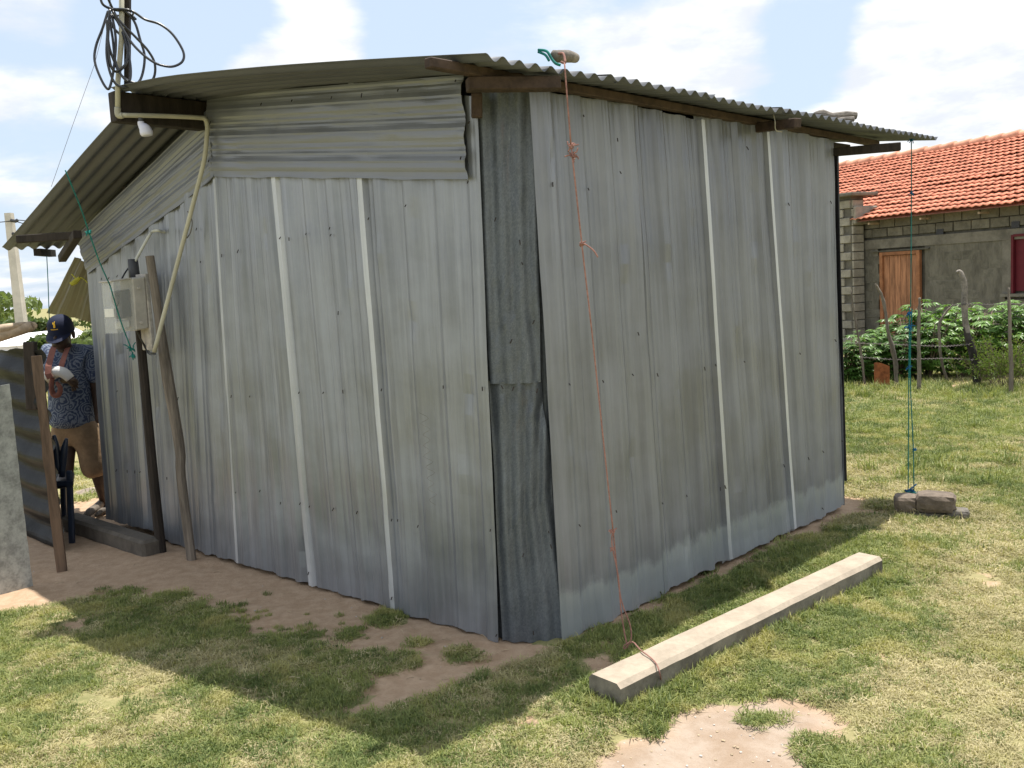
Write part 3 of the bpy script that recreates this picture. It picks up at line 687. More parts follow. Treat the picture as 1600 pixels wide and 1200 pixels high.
solo('meter_cable', mbl, 'cable', 'thinner black lead hanging under the meter box down to the cream conduit end', 'cable', smooth=True)
part('sleeve', MB().tube([tp-Zv*.12, tp+Zv*.02], [.034, .030], 10), 'insul', mtr, True)
solo('meter_cable', mb, 'cable', 'short black lead from the dark sleeve into the top of the meter box', 'cable', smooth=True)
mb = MB(); cA = LWp(254, 362, .03)
mb.tube([D(209, 412, vx[1]-.01), D(232, 370, vx[1]-.02), D(238, 362, vx[1]), D(246, 360, cA[1]-.04), cA, cA+V*.06], .0095, 10, smooth=5); solo('wall_conduit', mb, 'pipe_white', 'short white pipe elbow entering the metal wall above the meter', 'pipe', smooth=True)

# ------------------------------------------------------------------ ropes and their weights
def rope(name, segs, label, cat='rope', r=.0045, m='rope_pink', knots=(), km=None):
    rt = thing(name, label, cat, segs[0][-1])
    for sg in segs: part('strand', MB().tube(sg, r, 7, smooth=3), m, rt, True)
    for i, (p, kr) in enumerate(knots):
        mb = MB(); rg = random.Random(i+len(label))
        for k in range(7):
            ang = rg.uniform(0, 6.3); d_ = np.array([math.cos(ang), math.sin(ang)*.5, rg.uniform(-.8, .8)]); d2_ = np.array([rg.uniform(-1, 1), rg.uniform(-.5, .5), rg.uniform(-1, 1)])
            mb.tube([p-d_*kr*.5, p+d2_*kr*.5, p+d_*kr*.6, p+d_*kr+d2_*kr*.5], r*.9, 6, smooth=3)
        part('knot', mb, km or m, rt, True)
    return rt
EV = 3.72
def RP(x, y, Y): return D(x, y, Y)
cb = G(978, 1000, .12)
rope('rope', [[RP(882, 98, 3.62), RP(886, 150, 3.60), RP(892, 225, 3.62)], [RP(893, 232, 3.62), RP(909, 380, 3.66), RP(925, 520, 3.70), RP(944, 700, 3.74), RP(958, 830, 3.77)],
     [RP(958, 828, 3.77), RP(956, 850, 3.765), RP(966, 900, 3.76), RP(970, 950, 3.76), RP(976, 990, 3.76), RP(981, 1012, 3.75)],
     [RP(958, 828, 3.77), RP(962, 870, 3.78), RP(970, 935, 3.77), RP(984, 975, 3.76), RP(986, 1000, 3.755), RP(976, 1008, 3.75), RP(976, 1014, 3.745), RP(988, 1003, 3.74), G(1000, 1015, .108), G(1016, 1027, .107), G(1026, 1038, .106), G(1031, 1052, .085), G(1033, 1064, .03)],
     [RP(908, 378, 3.66), RP(918, 384, 3.65), RP(928, 392, 3.64), RP(934, 402, 3.64)]],
     'frayed pink rope tied from the roof stick down to the long concrete post', r=.003, knots=[(RP(892, 228, 3.62), .022), (RP(896, 242, 3.62), .026), (RP(909, 381, 3.66), .012), (RP(958, 830, 3.77), .014), (RP(957, 858, 3.765), .010)])
rz = D(1424, 214, 6.30); rb_ = D(1420, 768, 5.85)
rope('rope', [[rz, D(1424, 300, 6.22), D(1423, 480, 6.08)], [D(1421, 480, 6.08), D(1420, 600, 5.98), D(1419, 768, 5.85)], [D(1425, 482, 6.08), D(1422, 580, 6.0), D(1427, 700, 5.9), D(1428, 768, 5.85)],
     [D(1408, 782, 5.80), D(1418, 769, 5.82), D(1432, 771, 5.82), D(1460, 776, 5.80), D(1478, 777, 5.78), D(1484, 790, 5.76)], [D(1424, 772, 5.84), D(1450, 771, 5.90), D(1480, 774, 5.86), D(1486, 786, 5.84)]],
     'thin blue green rope hanging from the roof end to a stone block', r=.0034, m='rope_green', km='rope_blue', knots=[(D(1421, 490, 6.07), .025), (D(1421, 510, 6.05), .03), (D(1420, 574, 6.0), .022), (D(1429, 703, 5.9), .016), (D(1420, 766, 5.85), .04), (D(1425, 770, 5.85), .035), (D(1424, 218, 6.3), .025), (D(1424, 302, 6.22), .016)])
rope('rope', [[D(102, 266, 5.05), D(125, 322, 5.15), D(138, 360, 5.22)], [D(138, 360, 5.22), D(155, 408, 5.3), D(172, 446, 5.38)], [D(172, 446, 5.38), D(188, 500, 5.5), D(205, 545, 5.55)]],
     'taut green rope from the left roof edge past the meter box', r=.0036, m='rope_green', knots=[(D(139, 363, 5.22), .02), (D(206, 545, 5.55), .035), (D(208, 556, 5.55), .025)])
rope('rope', [[D(73, 400, 6.6), D(75, 440, 6.6), D(77, 500, 6.6)]], 'thin dark cord hanging from the wood block at the left eave', r=.003, m='rope_green')
# stick tied on the eave
st = thing('tied_stick', 'short dark round stick lashed on the eave with green and pink rope', 'stick', D(880, 90, 3.75))
mb = MB().tube([D(862, 84, 3.72), D(872, 88, 3.72), D(888, 88, 3.76), D(900, 91, 3.80)], [.016, .024, .024, .018], 12, smooth=3); part('wood', mb, 'wood_driftgrey', st, True)
mb = MB().tube([D(841, 78, 3.72), D(854, 80, 3.70), D(862, 92, 3.69), D(868, 99, 3.68), D(876, 102, 3.68)], .0055, 7, smooth=4); mb.tube([D(841, 81, 3.72), D(852, 86, 3.70), D(858, 95, 3.69)], .005, 7, smooth=4); part('lashing', mb, 'rope_green', st, True)
mb = MB().tube([D(872, 84, 3.70), D(880, 84, 3.69), D(883, 98, 3.66), D(877, 97, 3.67)], .005, 7, smooth=4); part('lashing', mb, 'rope_pink', st, True)
lg = thing('driftwood_log', 'bleached split log lying on the far end of the roof edge', 'log', D(1310, 183, 5.6))
mb = MB().tube([D(1272, 178, 5.62), D(1285, 177, 5.62), D(1300, 181, 5.62), D(1322, 180, 5.62), D(1338, 181, 5.62)], [.010, .022, .019, .024, .022], 9, smooth=3); part('trunk', mb, 'wood_driftgrey', lg)
mb = MB().tube([D(1295, 189, 5.60), D(1316, 187, 5.58), D(1334, 186, 5.58)], [.008, .014, .016], 8, smooth=3); mb.tube([D(1288, 172, 5.62), D(1282, 178, 5.62), D(1277, 186, 5.62)], [.006, .012, .005], 6, smooth=2); part('branch', mb, 'wood_driftgrey', lg)
mb = MB().tube([D(1208, 176, 5.0), D(1211, 190, 4.98), D(1212, 203, 5.0), D(1222, 206, 5.02)], .003, 6, smooth=4); part('tie_wire', mb, 'rope_grey', shack)

# concrete post on the grass
H_ = .10; TL, TR, FL, FR = G(926, 1050, H_), G(962, 1071, H_), G(1343, 862, H_), G(1374, 870, H_)
ax = (FL+FR)/2-(TL+TR)/2; LEN = np.linalg.norm(ax); ax /= LEN; sd = np.cross(ax, Zv)
mid = (TL+TR)/2
def post_section(wd, hh, ch): return [(-wd/2, -.05), (-wd/2, hh-ch), (-wd/2+ch, hh), (wd/2-ch, hh), (wd/2, hh-ch), (wd/2, -.05)]
wd = abs((TR-TL)@sd)*1.12
mb = MB(); sec = post_section(wd, H_, .018); N = 60
vs = []; rg = random.Random(3)
for i in range(N+1):
    c_ = mid+ax*LEN*i/N; c_ = np.array([c_[0], c_[1], 0]); k = 1-.12*i/N
    for x_, z_ in sec:
        vs.append(c_+sd*(x_*k+.0035*(float(vnoise(i*.35, z_*50+x_*40))-.5))+Zv*(z_+.0025*(float(vnoise(i*.4+9, x_*60))-.5)))
m6 = len(sec); fs = [(i*m6+k, (i+1)*m6+k, (i+1)*m6+(k+1) % m6, i*m6+(k+1) % m6) for i in range(N) for k in range(m6)]+[tuple(range(m6)), tuple(N*m6+k for k in range(m6))[::-1]]
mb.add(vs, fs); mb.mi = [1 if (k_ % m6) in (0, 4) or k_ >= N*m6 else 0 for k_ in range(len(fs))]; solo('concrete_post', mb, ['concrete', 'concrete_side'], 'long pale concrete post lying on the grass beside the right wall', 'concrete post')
POSTLINE = (mid.copy(), ax.copy(), LEN, sd.copy(), wd)
# shorter beam in the passage at the left
bA, bB = G(222, 870), G(62, 815); ax2 = (bB-bA)/np.linalg.norm(bB-bA); sd2 = np.cross(ax2, Zv); sd2 = sd2 if sd2[1] > 0 else -sd2
mb = MB().box(np.array([*bA[:2], 0]), ax2, sd2, Zv, (-.02, 0, -.02), (1.25, .13, .10), bevel=.018); solo('concrete_beam', mb, 'concrete_grey', 'short weathered concrete beam on the sand near the dark posts', 'concrete beam')

# stone weights under the blue rope
bk = G(1396, 808); ex = G(1475, 812)-bk; ex[2] = 0; ex /= np.linalg.norm(ex); ey = np.array([-ex[1], ex[0], 0])
def rock(o, lo, hi, seed):
    m = MB(); bm = bmesh.new(); bmesh.ops.create_cube(bm, size=1)
    bmesh.ops.subdivide_edges(bm, edges=bm.edges[:], cuts=3, use_grid_fill=True); rg = random.Random(seed)
    for v_ in bm.verts:
        c_ = v_.co*2; L = (abs(c_.x)**6+abs(c_.y)**6+abs(c_.z)**6)**(1/6); c_ = c_/L
        v_.co = Vector([(lo[i]+hi[i])/2+c_[i]*(hi[i]-lo[i])/2*(1+rg.uniform(-.07, .05)) for i in range(3)])
    m.add([o+ex*v_.co.x+ey*v_.co.y+Zv*v_.co.z for v_ in bm.verts], [[v_.index for v_ in f.verts] for f in bm.faces]); bm.free(); return m
o_ = np.array([bk[0], bk[1], 0.])
solo('stone_block', rock(o_, (0, 0, .03), (.135, .16, .13), 1), 'block_stone', 'smaller brown stone block at the left end of the roped weights', 'stone block')
solo('stone_block', rock(o_, (.125, -.02, .035), (.355, .17, .15), 2), 'block_stone', 'larger brown stone block bound with blue rope', 'stone block')
solo('stone', rock(o_, (.02, 0, -.02), (.30, .16, .035), 5), 'rubble', 'flat dark stone under the roped blocks in the grass', 'stone')
solo('stone', rock(o_, (.30, .0, -.02), (.43, .12, .06), 6), 'rubble', 'pale rubble lump at the right foot of the roped blocks', 'stone')

# ------------------------------------------------------------------ left: fence, sheets, chair, log
bs = G(97, 892); bt = D(57, 556, bs[1]+.02)
mb = MB(); N = 16; rg = random.Random(8)
def fn(s, t_):
    return 0
sdv = np.array([1., .25, 0]); sdv /= np.linalg.norm(sdv)
vs = []
for i in range(N+1):
    c_ = (bs-Zv*.08)+(bt-(bs-Zv*.08))*i/N; hw = .030-.004*i/N+.005*(rg.random()-.5)
    for a_, b_ in ((-1, -.3), (1, -.3), (1, .3), (-1, .3)): vs.append(c_+sdv*hw*a_+np.array([-.2, 1, 0])*.03*b_+sdv*.006*(rg.random()-.5)*(1 if i > 8 else .3))
fs = [(i*4+k, i*4+(k+1) % 4, (i+1)*4+(k+1) % 4, (i+1)*4+k) for i in range(N) for k in range(4)]+[(3, 2, 1, 0), (N*4, N*4+1, N*4+2, N*4+3)]
mb.add(vs, fs); solo('fence_board', mb, 'wood_board', 'upright rough brown plank at the end of the left metal fence', 'plank')
mb = MB().beam(D(52, 640, 6.1), D(47, 534, 6.1), .075, .05, (0, 1, 0), bevel=.005); solo('fence_post', mb, 'wood_dark', 'dark square post top behind the left fence next to the man', 'post')
fn_a, fn_b = D(66, 560, 5.98), D(-12, 548, 6.62)
mb = MB(); fa = np.array([fn_a[0], fn_a[1], 0]); fb = np.array([fn_b[0], fn_b[1], 0]); nf = np.cross((fb-fa)/np.linalg.norm(fb-fa), Zv); nf = nf if nf[1] < 0 else -nf; Lf = np.linalg.norm(fb-fa)
def ffn(s, t_):
    p = fa+(fb-fa)*s; z = .0+(1.32+.05*(float(vnoise(s*7, 2.))-.5))*t_
    e = .03*(float(vnoise(t_*9, 4.))-.3)*math.exp(-s*8)
    return p+Zv*z+nf*(.025*math.sin(z/.19*2*math.pi+.6*math.sin(s*5))+.02*(float(vnoise(s*4, t_*3))-.5))-(fb-fa)/Lf*e
mb.grid(ffn, 20, 70, uvfn=lambda s, t_: (t_*1.3, s*Lf)); o = solo('metal_fence', mb, 'fence_dark', 'dark corrugated metal fence with ragged top at the left edge', 'fence'); solidify(o, .0015, 0)
mb = MB(); c0, c1 = G(51, 913), G(-75, 948); tp0 = D(18, 600, c0[1])
def sfn(s, t_):
    p = c0+(c1-c0)*s; z = -.02*(t_ == 0)+1.175*t_+.01*(float(vnoise(s*20, 1.))-.5)*(t_ in (0, 1)); n_ = np.cross((c1-c0)/np.linalg.norm(c1-c0), Zv)
    e = .006*(float(vnoise(t_*30, 3.))-.5)*(s == 0)
    return p+Zv*z+n_*(.012*(float(vnoise(s*3, t_*3))-.5))+(c1-c0)*e+(c1-c0)*.0
mb.grid(sfn, 16, 40, uvfn=lambda s, t_: (s, t_*1.2)); o = solo('flat_sheet', mb, 'flat_sheet', 'speckled pale grey flat sheet standing at the left frame edge', 'sheet'); solidify(o, .006, 0)
mb = MB().tube([D(-120, 545, 5.9), D(-30, 530, 6.1), D(10, 520, 6.2), D(48, 510, 6.3), D(52, 509, 6.3)], [.055, .05, .045, .035, .02], 12, smooth=4); mb.tube([D(-60, 524, 6.0), D(10, 512, 6.18), D(40, 506, 6.28)], [.03, .028, .014], 10, smooth=3)
solo('peeled_log', mb, 'wood_pale', 'pale peeled branch resting on top of the left metal fence', 'log', smooth=True)
# dark blue plastic chair, seen past the plank
ch = thing('plastic_chair', 'dark blue plastic chair half hidden behind the rough plank', 'chair', G(105, 850))
cy = 6.25
legs = [((113, 857), (108, 735), 6.2), ((82, 850), (80, 745), 6.3), ((100, 812), (98, 740), 6.6), ((60, 800), (62, 735), 6.65)]
for (b_, t_, yy) in legs:
    mb = MB().beam(D(*b_, yy), D(*t_, yy), .04, .03, (0, 1, 0), bevel=.008); part('leg', mb, 'plastic_blue', ch)
mb = MB(); s_ = [D(58, 752, 6.25), D(114, 752, 6.15), D(116, 738, 6.6), D(60, 738, 6.7)]
mb.add([p for p in s_]+[p-Zv*.03 for p in s_], [(0, 1, 2, 3), (7, 6, 5, 4), (0, 4, 5, 1), (1, 5, 6, 2), (2, 6, 7, 3), (3, 7, 4, 0)]); part('seat', mb, 'plastic_blue', ch)
mb = MB()
mb.tube([D(84, 680, 6.3), D(88, 700, 6.3), D(92, 740, 6.3)], [.012, .024, .02], 8, smooth=3); mb.tube([D(104, 685, 6.3), D(100, 705, 6.3), D(97, 745, 6.3)], [.010, .026, .02], 8, smooth=3); mb.tube([D(70, 750, 6.3), D(84, 760, 6.28), D(108, 757, 6.25)], .018, 8, smooth=3)
part('backrest', mb, 'plastic_blue', ch, True)
mb = MB().tube([D(52, 700, 6.4), D(53, 730, 6.35), D(50, 748, 6.3), D(68, 760, 6.28)], [.018, .016, .02, .02], 8, smooth=3); part('armrest', mb, 'plastic_blue', ch, True)
# boulders, roots beyond
mb = MB().blob(D(145, 782, 7.9), (.28, .2, .11), 3, .12, 3); solo('boulder', mb, 'rock', 'weathered log like boulder on the ground behind the man', 'boulder', smooth=True)
mb = MB().tube([G(170, 772), G(155, 790, .03), G(140, 800, .05), G(128, 815, .0)], [.03, .035, .03, .015], 8, smooth=4); mb.tube([G(172, 800), G(160, 798, .03), G(150, 806, .02)], [.02, .025, .012], 8, smooth=3); solo('root', mb, 'wood_post', 'gnarled grey root lying by the foot of the left wall end', 'root', smooth=True)

# ------------------------------------------------------------------ the man
PY = 7.15
def pd(x, y, dy=0.): return D(x, y, PY+dy)
man = thing('person', 'man in navy cap and blue patterned shirt with bandaged arm in a strap sling', 'person', G(118, 803))
def skin_body(name, pts, edges_, radii, m, parent, sub=2, root=0):
    me = bpy.data.meshes.new(name); o0 = root_loc(parent)
    me.from_pydata([tuple(np.array(p)-o0) for p in pts], edges_, []); me.materials.append(MATS[m])
    o = bpy.data.objects.new(name, me); COL.objects.link(o); o.parent = parent
    md = o.modifiers.new('skin', 'SKIN'); md.use_smooth_shade = True
    for i, r in enumerate(radii):
        me.skin_vertices[0].data[i].radius = (r, r) if np.isscalar(r) else r
        me.skin_vertices[0].data[i].use_root = (i == root)
    s_ = o.modifiers.new('smooth', 'SUBSURF'); s_.levels = sub; s_.render_levels = sub
    return o
def ensure_skin(me):
    if not me.skin_vertices: 
        me.update()
# body chain
B = {'pelvis': (118, 668, 0), 'waist': (114, 630, .0), 'chest': (108, 580, -.02), 'neck0': (103, 548, -.03), 'neck1': (100, 538, -.07), 'head0': (98, 525, -.11), 'head1': (96, 503, -.10),
     'shR': (72, 548, 0), 'elR': (66, 600, -.02), 'wrR': (112, 592, -.17), 'shL': (138, 550, 0), 'elL': (150, 605, .02), 'wrL': (153, 645, -.03), 'haL': (155, 662, -.05),
     'hipR': (103, 682, 0), 'knR': (104, 735, -.12), 'anR': (106, 788, -.02), 'toR': (101, 801, -.12), 'hipL': (136, 682, 0), 'knL': (152, 738, -.02), 'anL': (165, 790, .10), 'toL': (160, 802, -.02)}
names = list(B); R0 = {'pelvis': .09, 'waist': .09, 'chest': .10, 'neck0': .062, 'neck1': .05, 'head0': .062, 'head1': .085, 'shR': .06, 'elR': .042, 'wrR': .03, 'shL': .06, 'elL': .042, 'wrL': .03, 'haL': .028, 'hipR': .085, 'knR': .055, 'anR': .035, 'toR': .03, 'hipL': .085, 'knL': .055, 'anL': .035, 'toL': .03}
E_ = [('pelvis', 'waist'), ('waist', 'chest'), ('chest', 'neck0'), ('neck0', 'neck1'), ('neck1', 'head0'), ('head0', 'head1'), ('chest', 'shR'), ('shR', 'elR'), ('elR', 'wrR'), ('chest', 'shL'), ('shL', 'elL'), ('elL', 'wrL'), ('wrL', 'haL'), ('pelvis', 'hipR'), ('hipR', 'knR'), ('knR', 'anR'), ('anR', 'toR'), ('pelvis', 'hipL'), ('hipL', 'knL'), ('knL', 'anL'), ('anL', 'toL')]
def skinned(name, pts, ed, rad, m, parent, sub=2):
    o0 = root_loc(parent); bm = bmesh.new(); lay = bm.verts.layers.skin.verify()
    vv = [bm.verts.new(tuple(np.array(p)-o0)) for p in pts]
    for a_, b_ in ed: bm.edges.new((vv[a_], vv[b_]))
    for i, q in enumerate(vv):
        r = rad[i]; q[lay].radius = (r, r) if np.isscalar(r) else r; q[lay].use_root = (i == 0)
    me = bpy.data.meshes.new(name); bm.to_mesh(me); bm.free(); me.materials.append(MATS[m])
    o = bpy.data.objects.new(name, me); COL.objects.link(o); o.parent = parent
    md = o.modifiers.new('skin', 'SKIN'); md.use_smooth_shade = True
    s_ = o.modifiers.new('smooth', 'SUBSURF'); s_.levels = sub; s_.render_levels = sub; return o
skinned('body', [pd(*B[n]) for n in names], [(names.index(a_), names.index(b_)) for a_, b_ in E_], [R0[n] for n in names], 'skin', man)
# shirt
sh = [((115, 672, 0), (.195, .195)), ((113, 648, 0), (.185, .185)), ((112, 620, .0), (.175, .175)), ((108, 585, -.01), (.165, .165)), ((106, 562, -.015), (.13, .13)), ((76, 549, 0), .075), ((68, 578, -.01), .072), ((66, 592, -.02), .066), ((137, 551, 0), .078), ((146, 582, .01), .076), ((150, 600, .02), .070)]
skinned('shirt', [pd(*a_) for a_, _ in sh], [(0, 1), (1, 2), (2, 3), (3, 4), (4, 5), (5, 6), (6, 7), (4, 8), (8, 9), (9, 10)], [r for _, r in sh], 'shirt_print', man)
srt = [((117, 642, 0), .15), ((117, 672, 0), .155), ((100, 688, 0), .11), ((98, 706, -.04), .105), ((138, 688, 0), .12), ((146, 715, 0), .115), ((152, 750, -.01), .115)]
skinned('shorts', [pd(*a_) for a_, _ in srt], [(0, 1), (1, 2), (2, 3), (1, 4), (4, 5), (5, 6)], [r for _, r in srt], 'khaki', man)
# forearm cast, hand with fingers
mb = MB().tube([pd(60, 594, -.14), pd(72, 590, -.21), pd(88, 581, -.26), pd(100, 583, -.27), pd(110, 592, -.26)], [.046, .045, .043, .040, .034], 14, smooth=4); part('arm_cast', mb, 'plaster_cast', man, True)
mb = MB().tube([pd(107, 590, -.26), pd(113, 596, -.26), pd(118, 601, -.25)], [.028, .034, .030], 10, smooth=3)
for k, (dx, dy, L) in enumerate(((6, 1, 1), (6, 4, 1.1), (4, 6, 1.05), (1, 7, .85))):
    b_ = (117+(k*-1.2), 600+k*1.6); mb.tube([pd(b_[0], b_[1], -.25), pd(b_[0]+dx*.5*L, b_[1]+dy*.5*L, -.265), pd(b_[0]+dx*.8*L, b_[1]+dy*L, -.255)], [.010, .0095, .007], 7, smooth=3)
mb.tube([pd(112, 594, -.285), pd(117, 593, -.295), pd(121, 596, -.29)], [.011, .010, .008], 7, smooth=3)
part('hand', mb, 'skin', man, True)
def ribbon(pts, wd, m, name, n_=(0, -1., .0)):
    mb = MB(); P_ = [np.array(p) for p in pts]; vs = []; n = np.array(n_)
    for i, p in enumerate(P_):
        t_ = P_[min(i+1, len(P_)-1)]-P_[max(i-1, 0)]; s_ = np.cross(t_, n); s_ /= np.linalg.norm(s_)+1e-9
        for a_, b_ in ((-1, 0), (1, 0), (1, 1), (-1, 1)): vs.append(p+s_*a_*wd/2+n*b_*.004)
    fs = [(i*4+k, i*4+(k+1) % 4, (i+1)*4+(k+1) % 4, (i+1)*4+k) for i in range(len(P_)-1) for k in range(4)]+[(0, 1, 2, 3), (len(vs)-4, len(vs)-3, len(vs)-2, len(vs)-1)]
    mb.add(vs, fs); return part(name, mb, m, man)
ribbon([pd(88, 535, -.12), pd(83, 545, -.20), pd(79, 560, -.25), pd(76, 572, -.29), pd(75, 584, -.31), pd(79, 591, -.31)], .048, 'strap', 'sling')
ribbon([pd(106, 543, -.14), pd(101, 556, -.22), pd(97, 568, -.26), pd(94, 580, -.27)], .040, 'strap', 'sling')
mb = MB().tube([pd(82, 590, -.28), pd(80, 605, -.28), pd(84, 617, -.27), pd(92, 616, -.27), pd(94, 606, -.28), pd(88, 597, -.28)], [.016, .020, .020, .020, .018, .012], 8, smooth=4); part('sling_knot', mb, 'strap', man, True)
# face bowed under the cap
hc = pd(96, 517, -.11)
mb = MB().blob(hc+np.array([0, -.035, -.075]), (.064, .062, .068), 2, .03, 3); mb.blob(hc+np.array([0, -.10, -.055]), (.016, .022, .024), 3, .02, 2); mb.blob(hc+np.array([0, -.088, -.095]), (.028, .014, .010), 3, .02, 2)
for sx_ in (-1, 1): mb.blob(hc+np.array([sx_*.083, .01, -.03]), (.012, .022, .034), 5, .03, 2)
part('face', mb, 'skin', man, True)
for sx_ in (-1, 1): part('eye', MB().blob(hc+np.array([sx_*.028, -.082, -.055]), (.009, .006, .004), 5, .0, 1), 'label_white', man, True)
mb = MB(); fwd = np.array([0, -1., -.35]); fwd /= np.linalg.norm(fwd); upc = np.array([0, -.35, 1.]); upc /= np.linalg.norm(upc); cx = np.array([1., 0, 0])
vs = []; nu, nv_ = 20, 8; cc = hc+upc*.02
for j in range(nv_+1):
    ph = math.pi/2*j/nv_
    for i in range(nu): an = 2*math.pi*i/nu; vs.append(cc+(cx*math.cos(an)*.093+fwd*math.sin(an)*.103)*math.cos(ph)**.75+upc*.105*math.sin(ph))
for i in range(nu): an = 2*math.pi*i/nu; vs.append(cc+(cx*math.cos(an)*.094+fwd*math.sin(an)*.104)-upc*.025)
fs = [(j*nu+i, j*nu+(i+1) % nu, (j+1)*nu+(i+1) % nu, (j+1)*nu+i) for j in range(nv_) for i in range(nu)]+[((nv_+1)*nu+i, (nv_+1)*nu+(i+1) % nu, (i+1) % nu, i) for i in range(nu)]
mb.add(vs, fs); cap = part('cap', mb, 'cap_navy', man, True)
mb = MB(); vs = []
for r_ in (0., 1.):
    for i in range(13):
        an = math.pi*(.12+.76*i/12); k = 1+r_*.62
        vs.append(cc-upc*.022+cx*math.cos(an)*.092*(1+.06*r_)+fwd*math.sin(an)*.104*k-upc*.03*r_*math.sin(an))
mb.add(vs, [(i, i+1, 14+i, 13+i) for i in range(12)]); o = part('brim', mb, 'cap_navy', cap); solidify(o, .004, 0)
# gold emblem (little winged figure) and line of lettering on the cap front
def capf(a_, b_): return cc+(cx*math.sin(a_)*.094+fwd*math.cos(a_)*.104)*math.cos(b_)**.75*1.035+upc*.105*math.sin(b_)*1.035
mb = MB(); flat = lambda L: [capf(a_, b_) for a_, b_ in L]
for poly in ([(-.02, .42), (.13, .42), (.15, .62), (.10, .78), (.03, .80), (-.03, .62)], [(-.02, .62), (.02, .78), (-.14, .86), (-.10, .72)], [(.03, .80), (.10, .78), (.13, .92), (.04, .90)]): mb.add(flat(poly), [tuple(range(len(poly)))])
part('emblem', mb, 'gold', cap)
mb = MB()
for k in range(8):
    a_ = -.26+k*.072; mb.add(flat([(a_, .26), (a_+.05, .26), (a_+.05, .33), (a_, .33)]), [(0, 1, 2, 3)])
part('lettering', mb, 'gold', cap)
mb = MB()
for k in range(3):
    a_ = -1.25+k*.12; mb.add(flat([(a_, .18), (a_+.08, .18), (a_+.09, .30), (a_+.02, .34)]), [(0, 1, 2, 3)])
part('side_mark', mb, 'gold', cap)
for a_ in (('anR', 'toR'), ('anL', 'toL')):
    p = pd(*B[a_[0]]); q_ = pd(*B[a_[1]]); mb = MB().beam(p*.3+q_*.7+(p-q_)*.9-Zv*.03, q_-Zv*.02, .085, .03, bevel=.01); part('sandal', mb, 'shoe', man)
mb = MB().tube([D(146, 596, 7.2), D(152, 606, 7.2), D(156, 618, 7.2)], [.02, .035, .02], 8, smooth=3); solo('green_cloth', mb, 'green_cloth', 'scrap of green cloth behind the man at the wall end', 'cloth')

# ------------------------------------------------------------------ distance at the left: pole, tent roof, trees
up_ = thing('utility_pole', 'pale tapered concrete utility pole far left with wires', 'utility pole', (D(36, 545, 25)[0], 25, -.3))
tpx = D(14, 333, 25); bx_ = np.array([tpx[0], 25, -.4])
mb = MB(); vs = []
for z_, r_ in ((bx_[2], .13), (tpx[2], .085)):
    for a_, b_ in ((-1, -1), (1, -1), (1, 1), (-1, 1)): vs.append((tpx[0]+a_*r_, 25+b_*r_, z_))
mb.add(vs, [(0, 1, 5, 4), (1, 2, 6, 5), (2, 3, 7, 6), (3, 0, 4, 7), (4, 5, 6, 7)]); part('shaft', mb, 'pole_concrete', up_)
for z_ in (.2, .55):
    mb = MB().tube([tpx+np.array([.08, -.1, -z_]), tpx+np.array([.2, -.1, -z_-.03]), tpx+np.array([.26, -.1, -z_])], .045, 7); part('insulator', mb, 'insul', up_)
mb = MB()
for z_, ex_, dz in ((.2, 14, -1.2), (.25, 12, -3.2)): mb.tube([tpx+np.array([.25, -.1, -z_]), tpx+np.array([ex_*.5, 0, -z_+dz*.5-.3]), tpx+np.array([ex_, 2, dz-z_])], .012, 5, smooth=4)
mb.tube([tpx+np.array([-20, 2, -.1]), tpx+np.array([-10, 1, -.4]), tpx+np.array([.1, -.1, -.22])], .012, 5, smooth=4)
part('wire', mb, 'insul', up_)
wr = thing('white_roof_shed', 'small white roofed shed in the distance beyond the left fence', 'shed', (D(-10, 550, 20)[0], 20, -.3))
a_, b_, c_ = D(-70, 545, 20), D(-10, 526, 21), D(32, 551, 20)
mb = MB().add([a_, b_, c_, a_+np.array([0, 4, 0]), b_+np.array([0, 4, 0]), c_+np.array([0, 4, 0])], [(0, 2, 1), (0, 1, 4, 3), (1, 2, 5, 4), (3, 4, 5)]); part('roof', mb, 'white_roof', wr)
mb = MB().wbox((a_[0]+.1, 20.1, -.4), (c_[0]-.1, 23.8, a_[2]-.02)); part('wall', mb, 'pole_concrete', wr)
def leaves(mb, c, r, n, size, seed, drop=.0):
    rg = np.random.default_rng(seed)
    k = 9; cl = rg.normal(size=(k, 3)); cl /= np.linalg.norm(cl, axis=1)[:, None]; cl *= rg.uniform(.25, .85, (k, 1)); rad = rg.uniform(.28, .5, k)
    for i in range(n):
        j = rg.integers(k); d_ = rg.normal(size=3); d_ /= np.linalg.norm(d_); p = cl[j]+d_*rad[j]*rg.uniform(.5, 1.1)**.6
        p = np.array(c)+p*np.array(r); a = rg.normal(size=3); a /= np.linalg.norm(a); b = np.cross(a, rg.normal(size=3)); b /= np.linalg.norm(b)
        s = size*rg.uniform(.6, 1.4); mb.add([p-a*s, p+b*s*.45, p+a*s, p-b*s*.45], [(0, 1, 2, 3)])
def tree(name, label, base, h, r, n, size, seed, m='leaf_tree', cat='tree', group=None, trunk=.5):
    t_ = thing(name, label, cat, base, group); base = np.array(base, float)
    mb = MB().tube([base-Zv*.2, base+Zv*h*trunk*.5+np.array([.03*h, 0, 0]), base+Zv*h*trunk], [.04*h, .03*h, .02*h], 8, smooth=3)
    rg = random.Random(seed)
    for k in range(5):
        a = rg.uniform(0, 6.3); mb.tube([base+Zv*h*trunk*.8, base+Zv*h*(trunk+.15)+np.array([math.cos(a), math.sin(a), 0])*r*.3, base+Zv*h*.85+np.array([math.cos(a), math.sin(a), 0])*r*.6], [.018*h, .012*h, .004*h], 6, smooth=2)
    part('trunk', mb, 'bark', t_)
    mb = MB(); leaves(mb, base+Zv*h*(1-(1-trunk*.8)/2), (r, r, h*(1-trunk*.8)/2), n, size, seed); part('crown', mb, m, t_)
    return t_
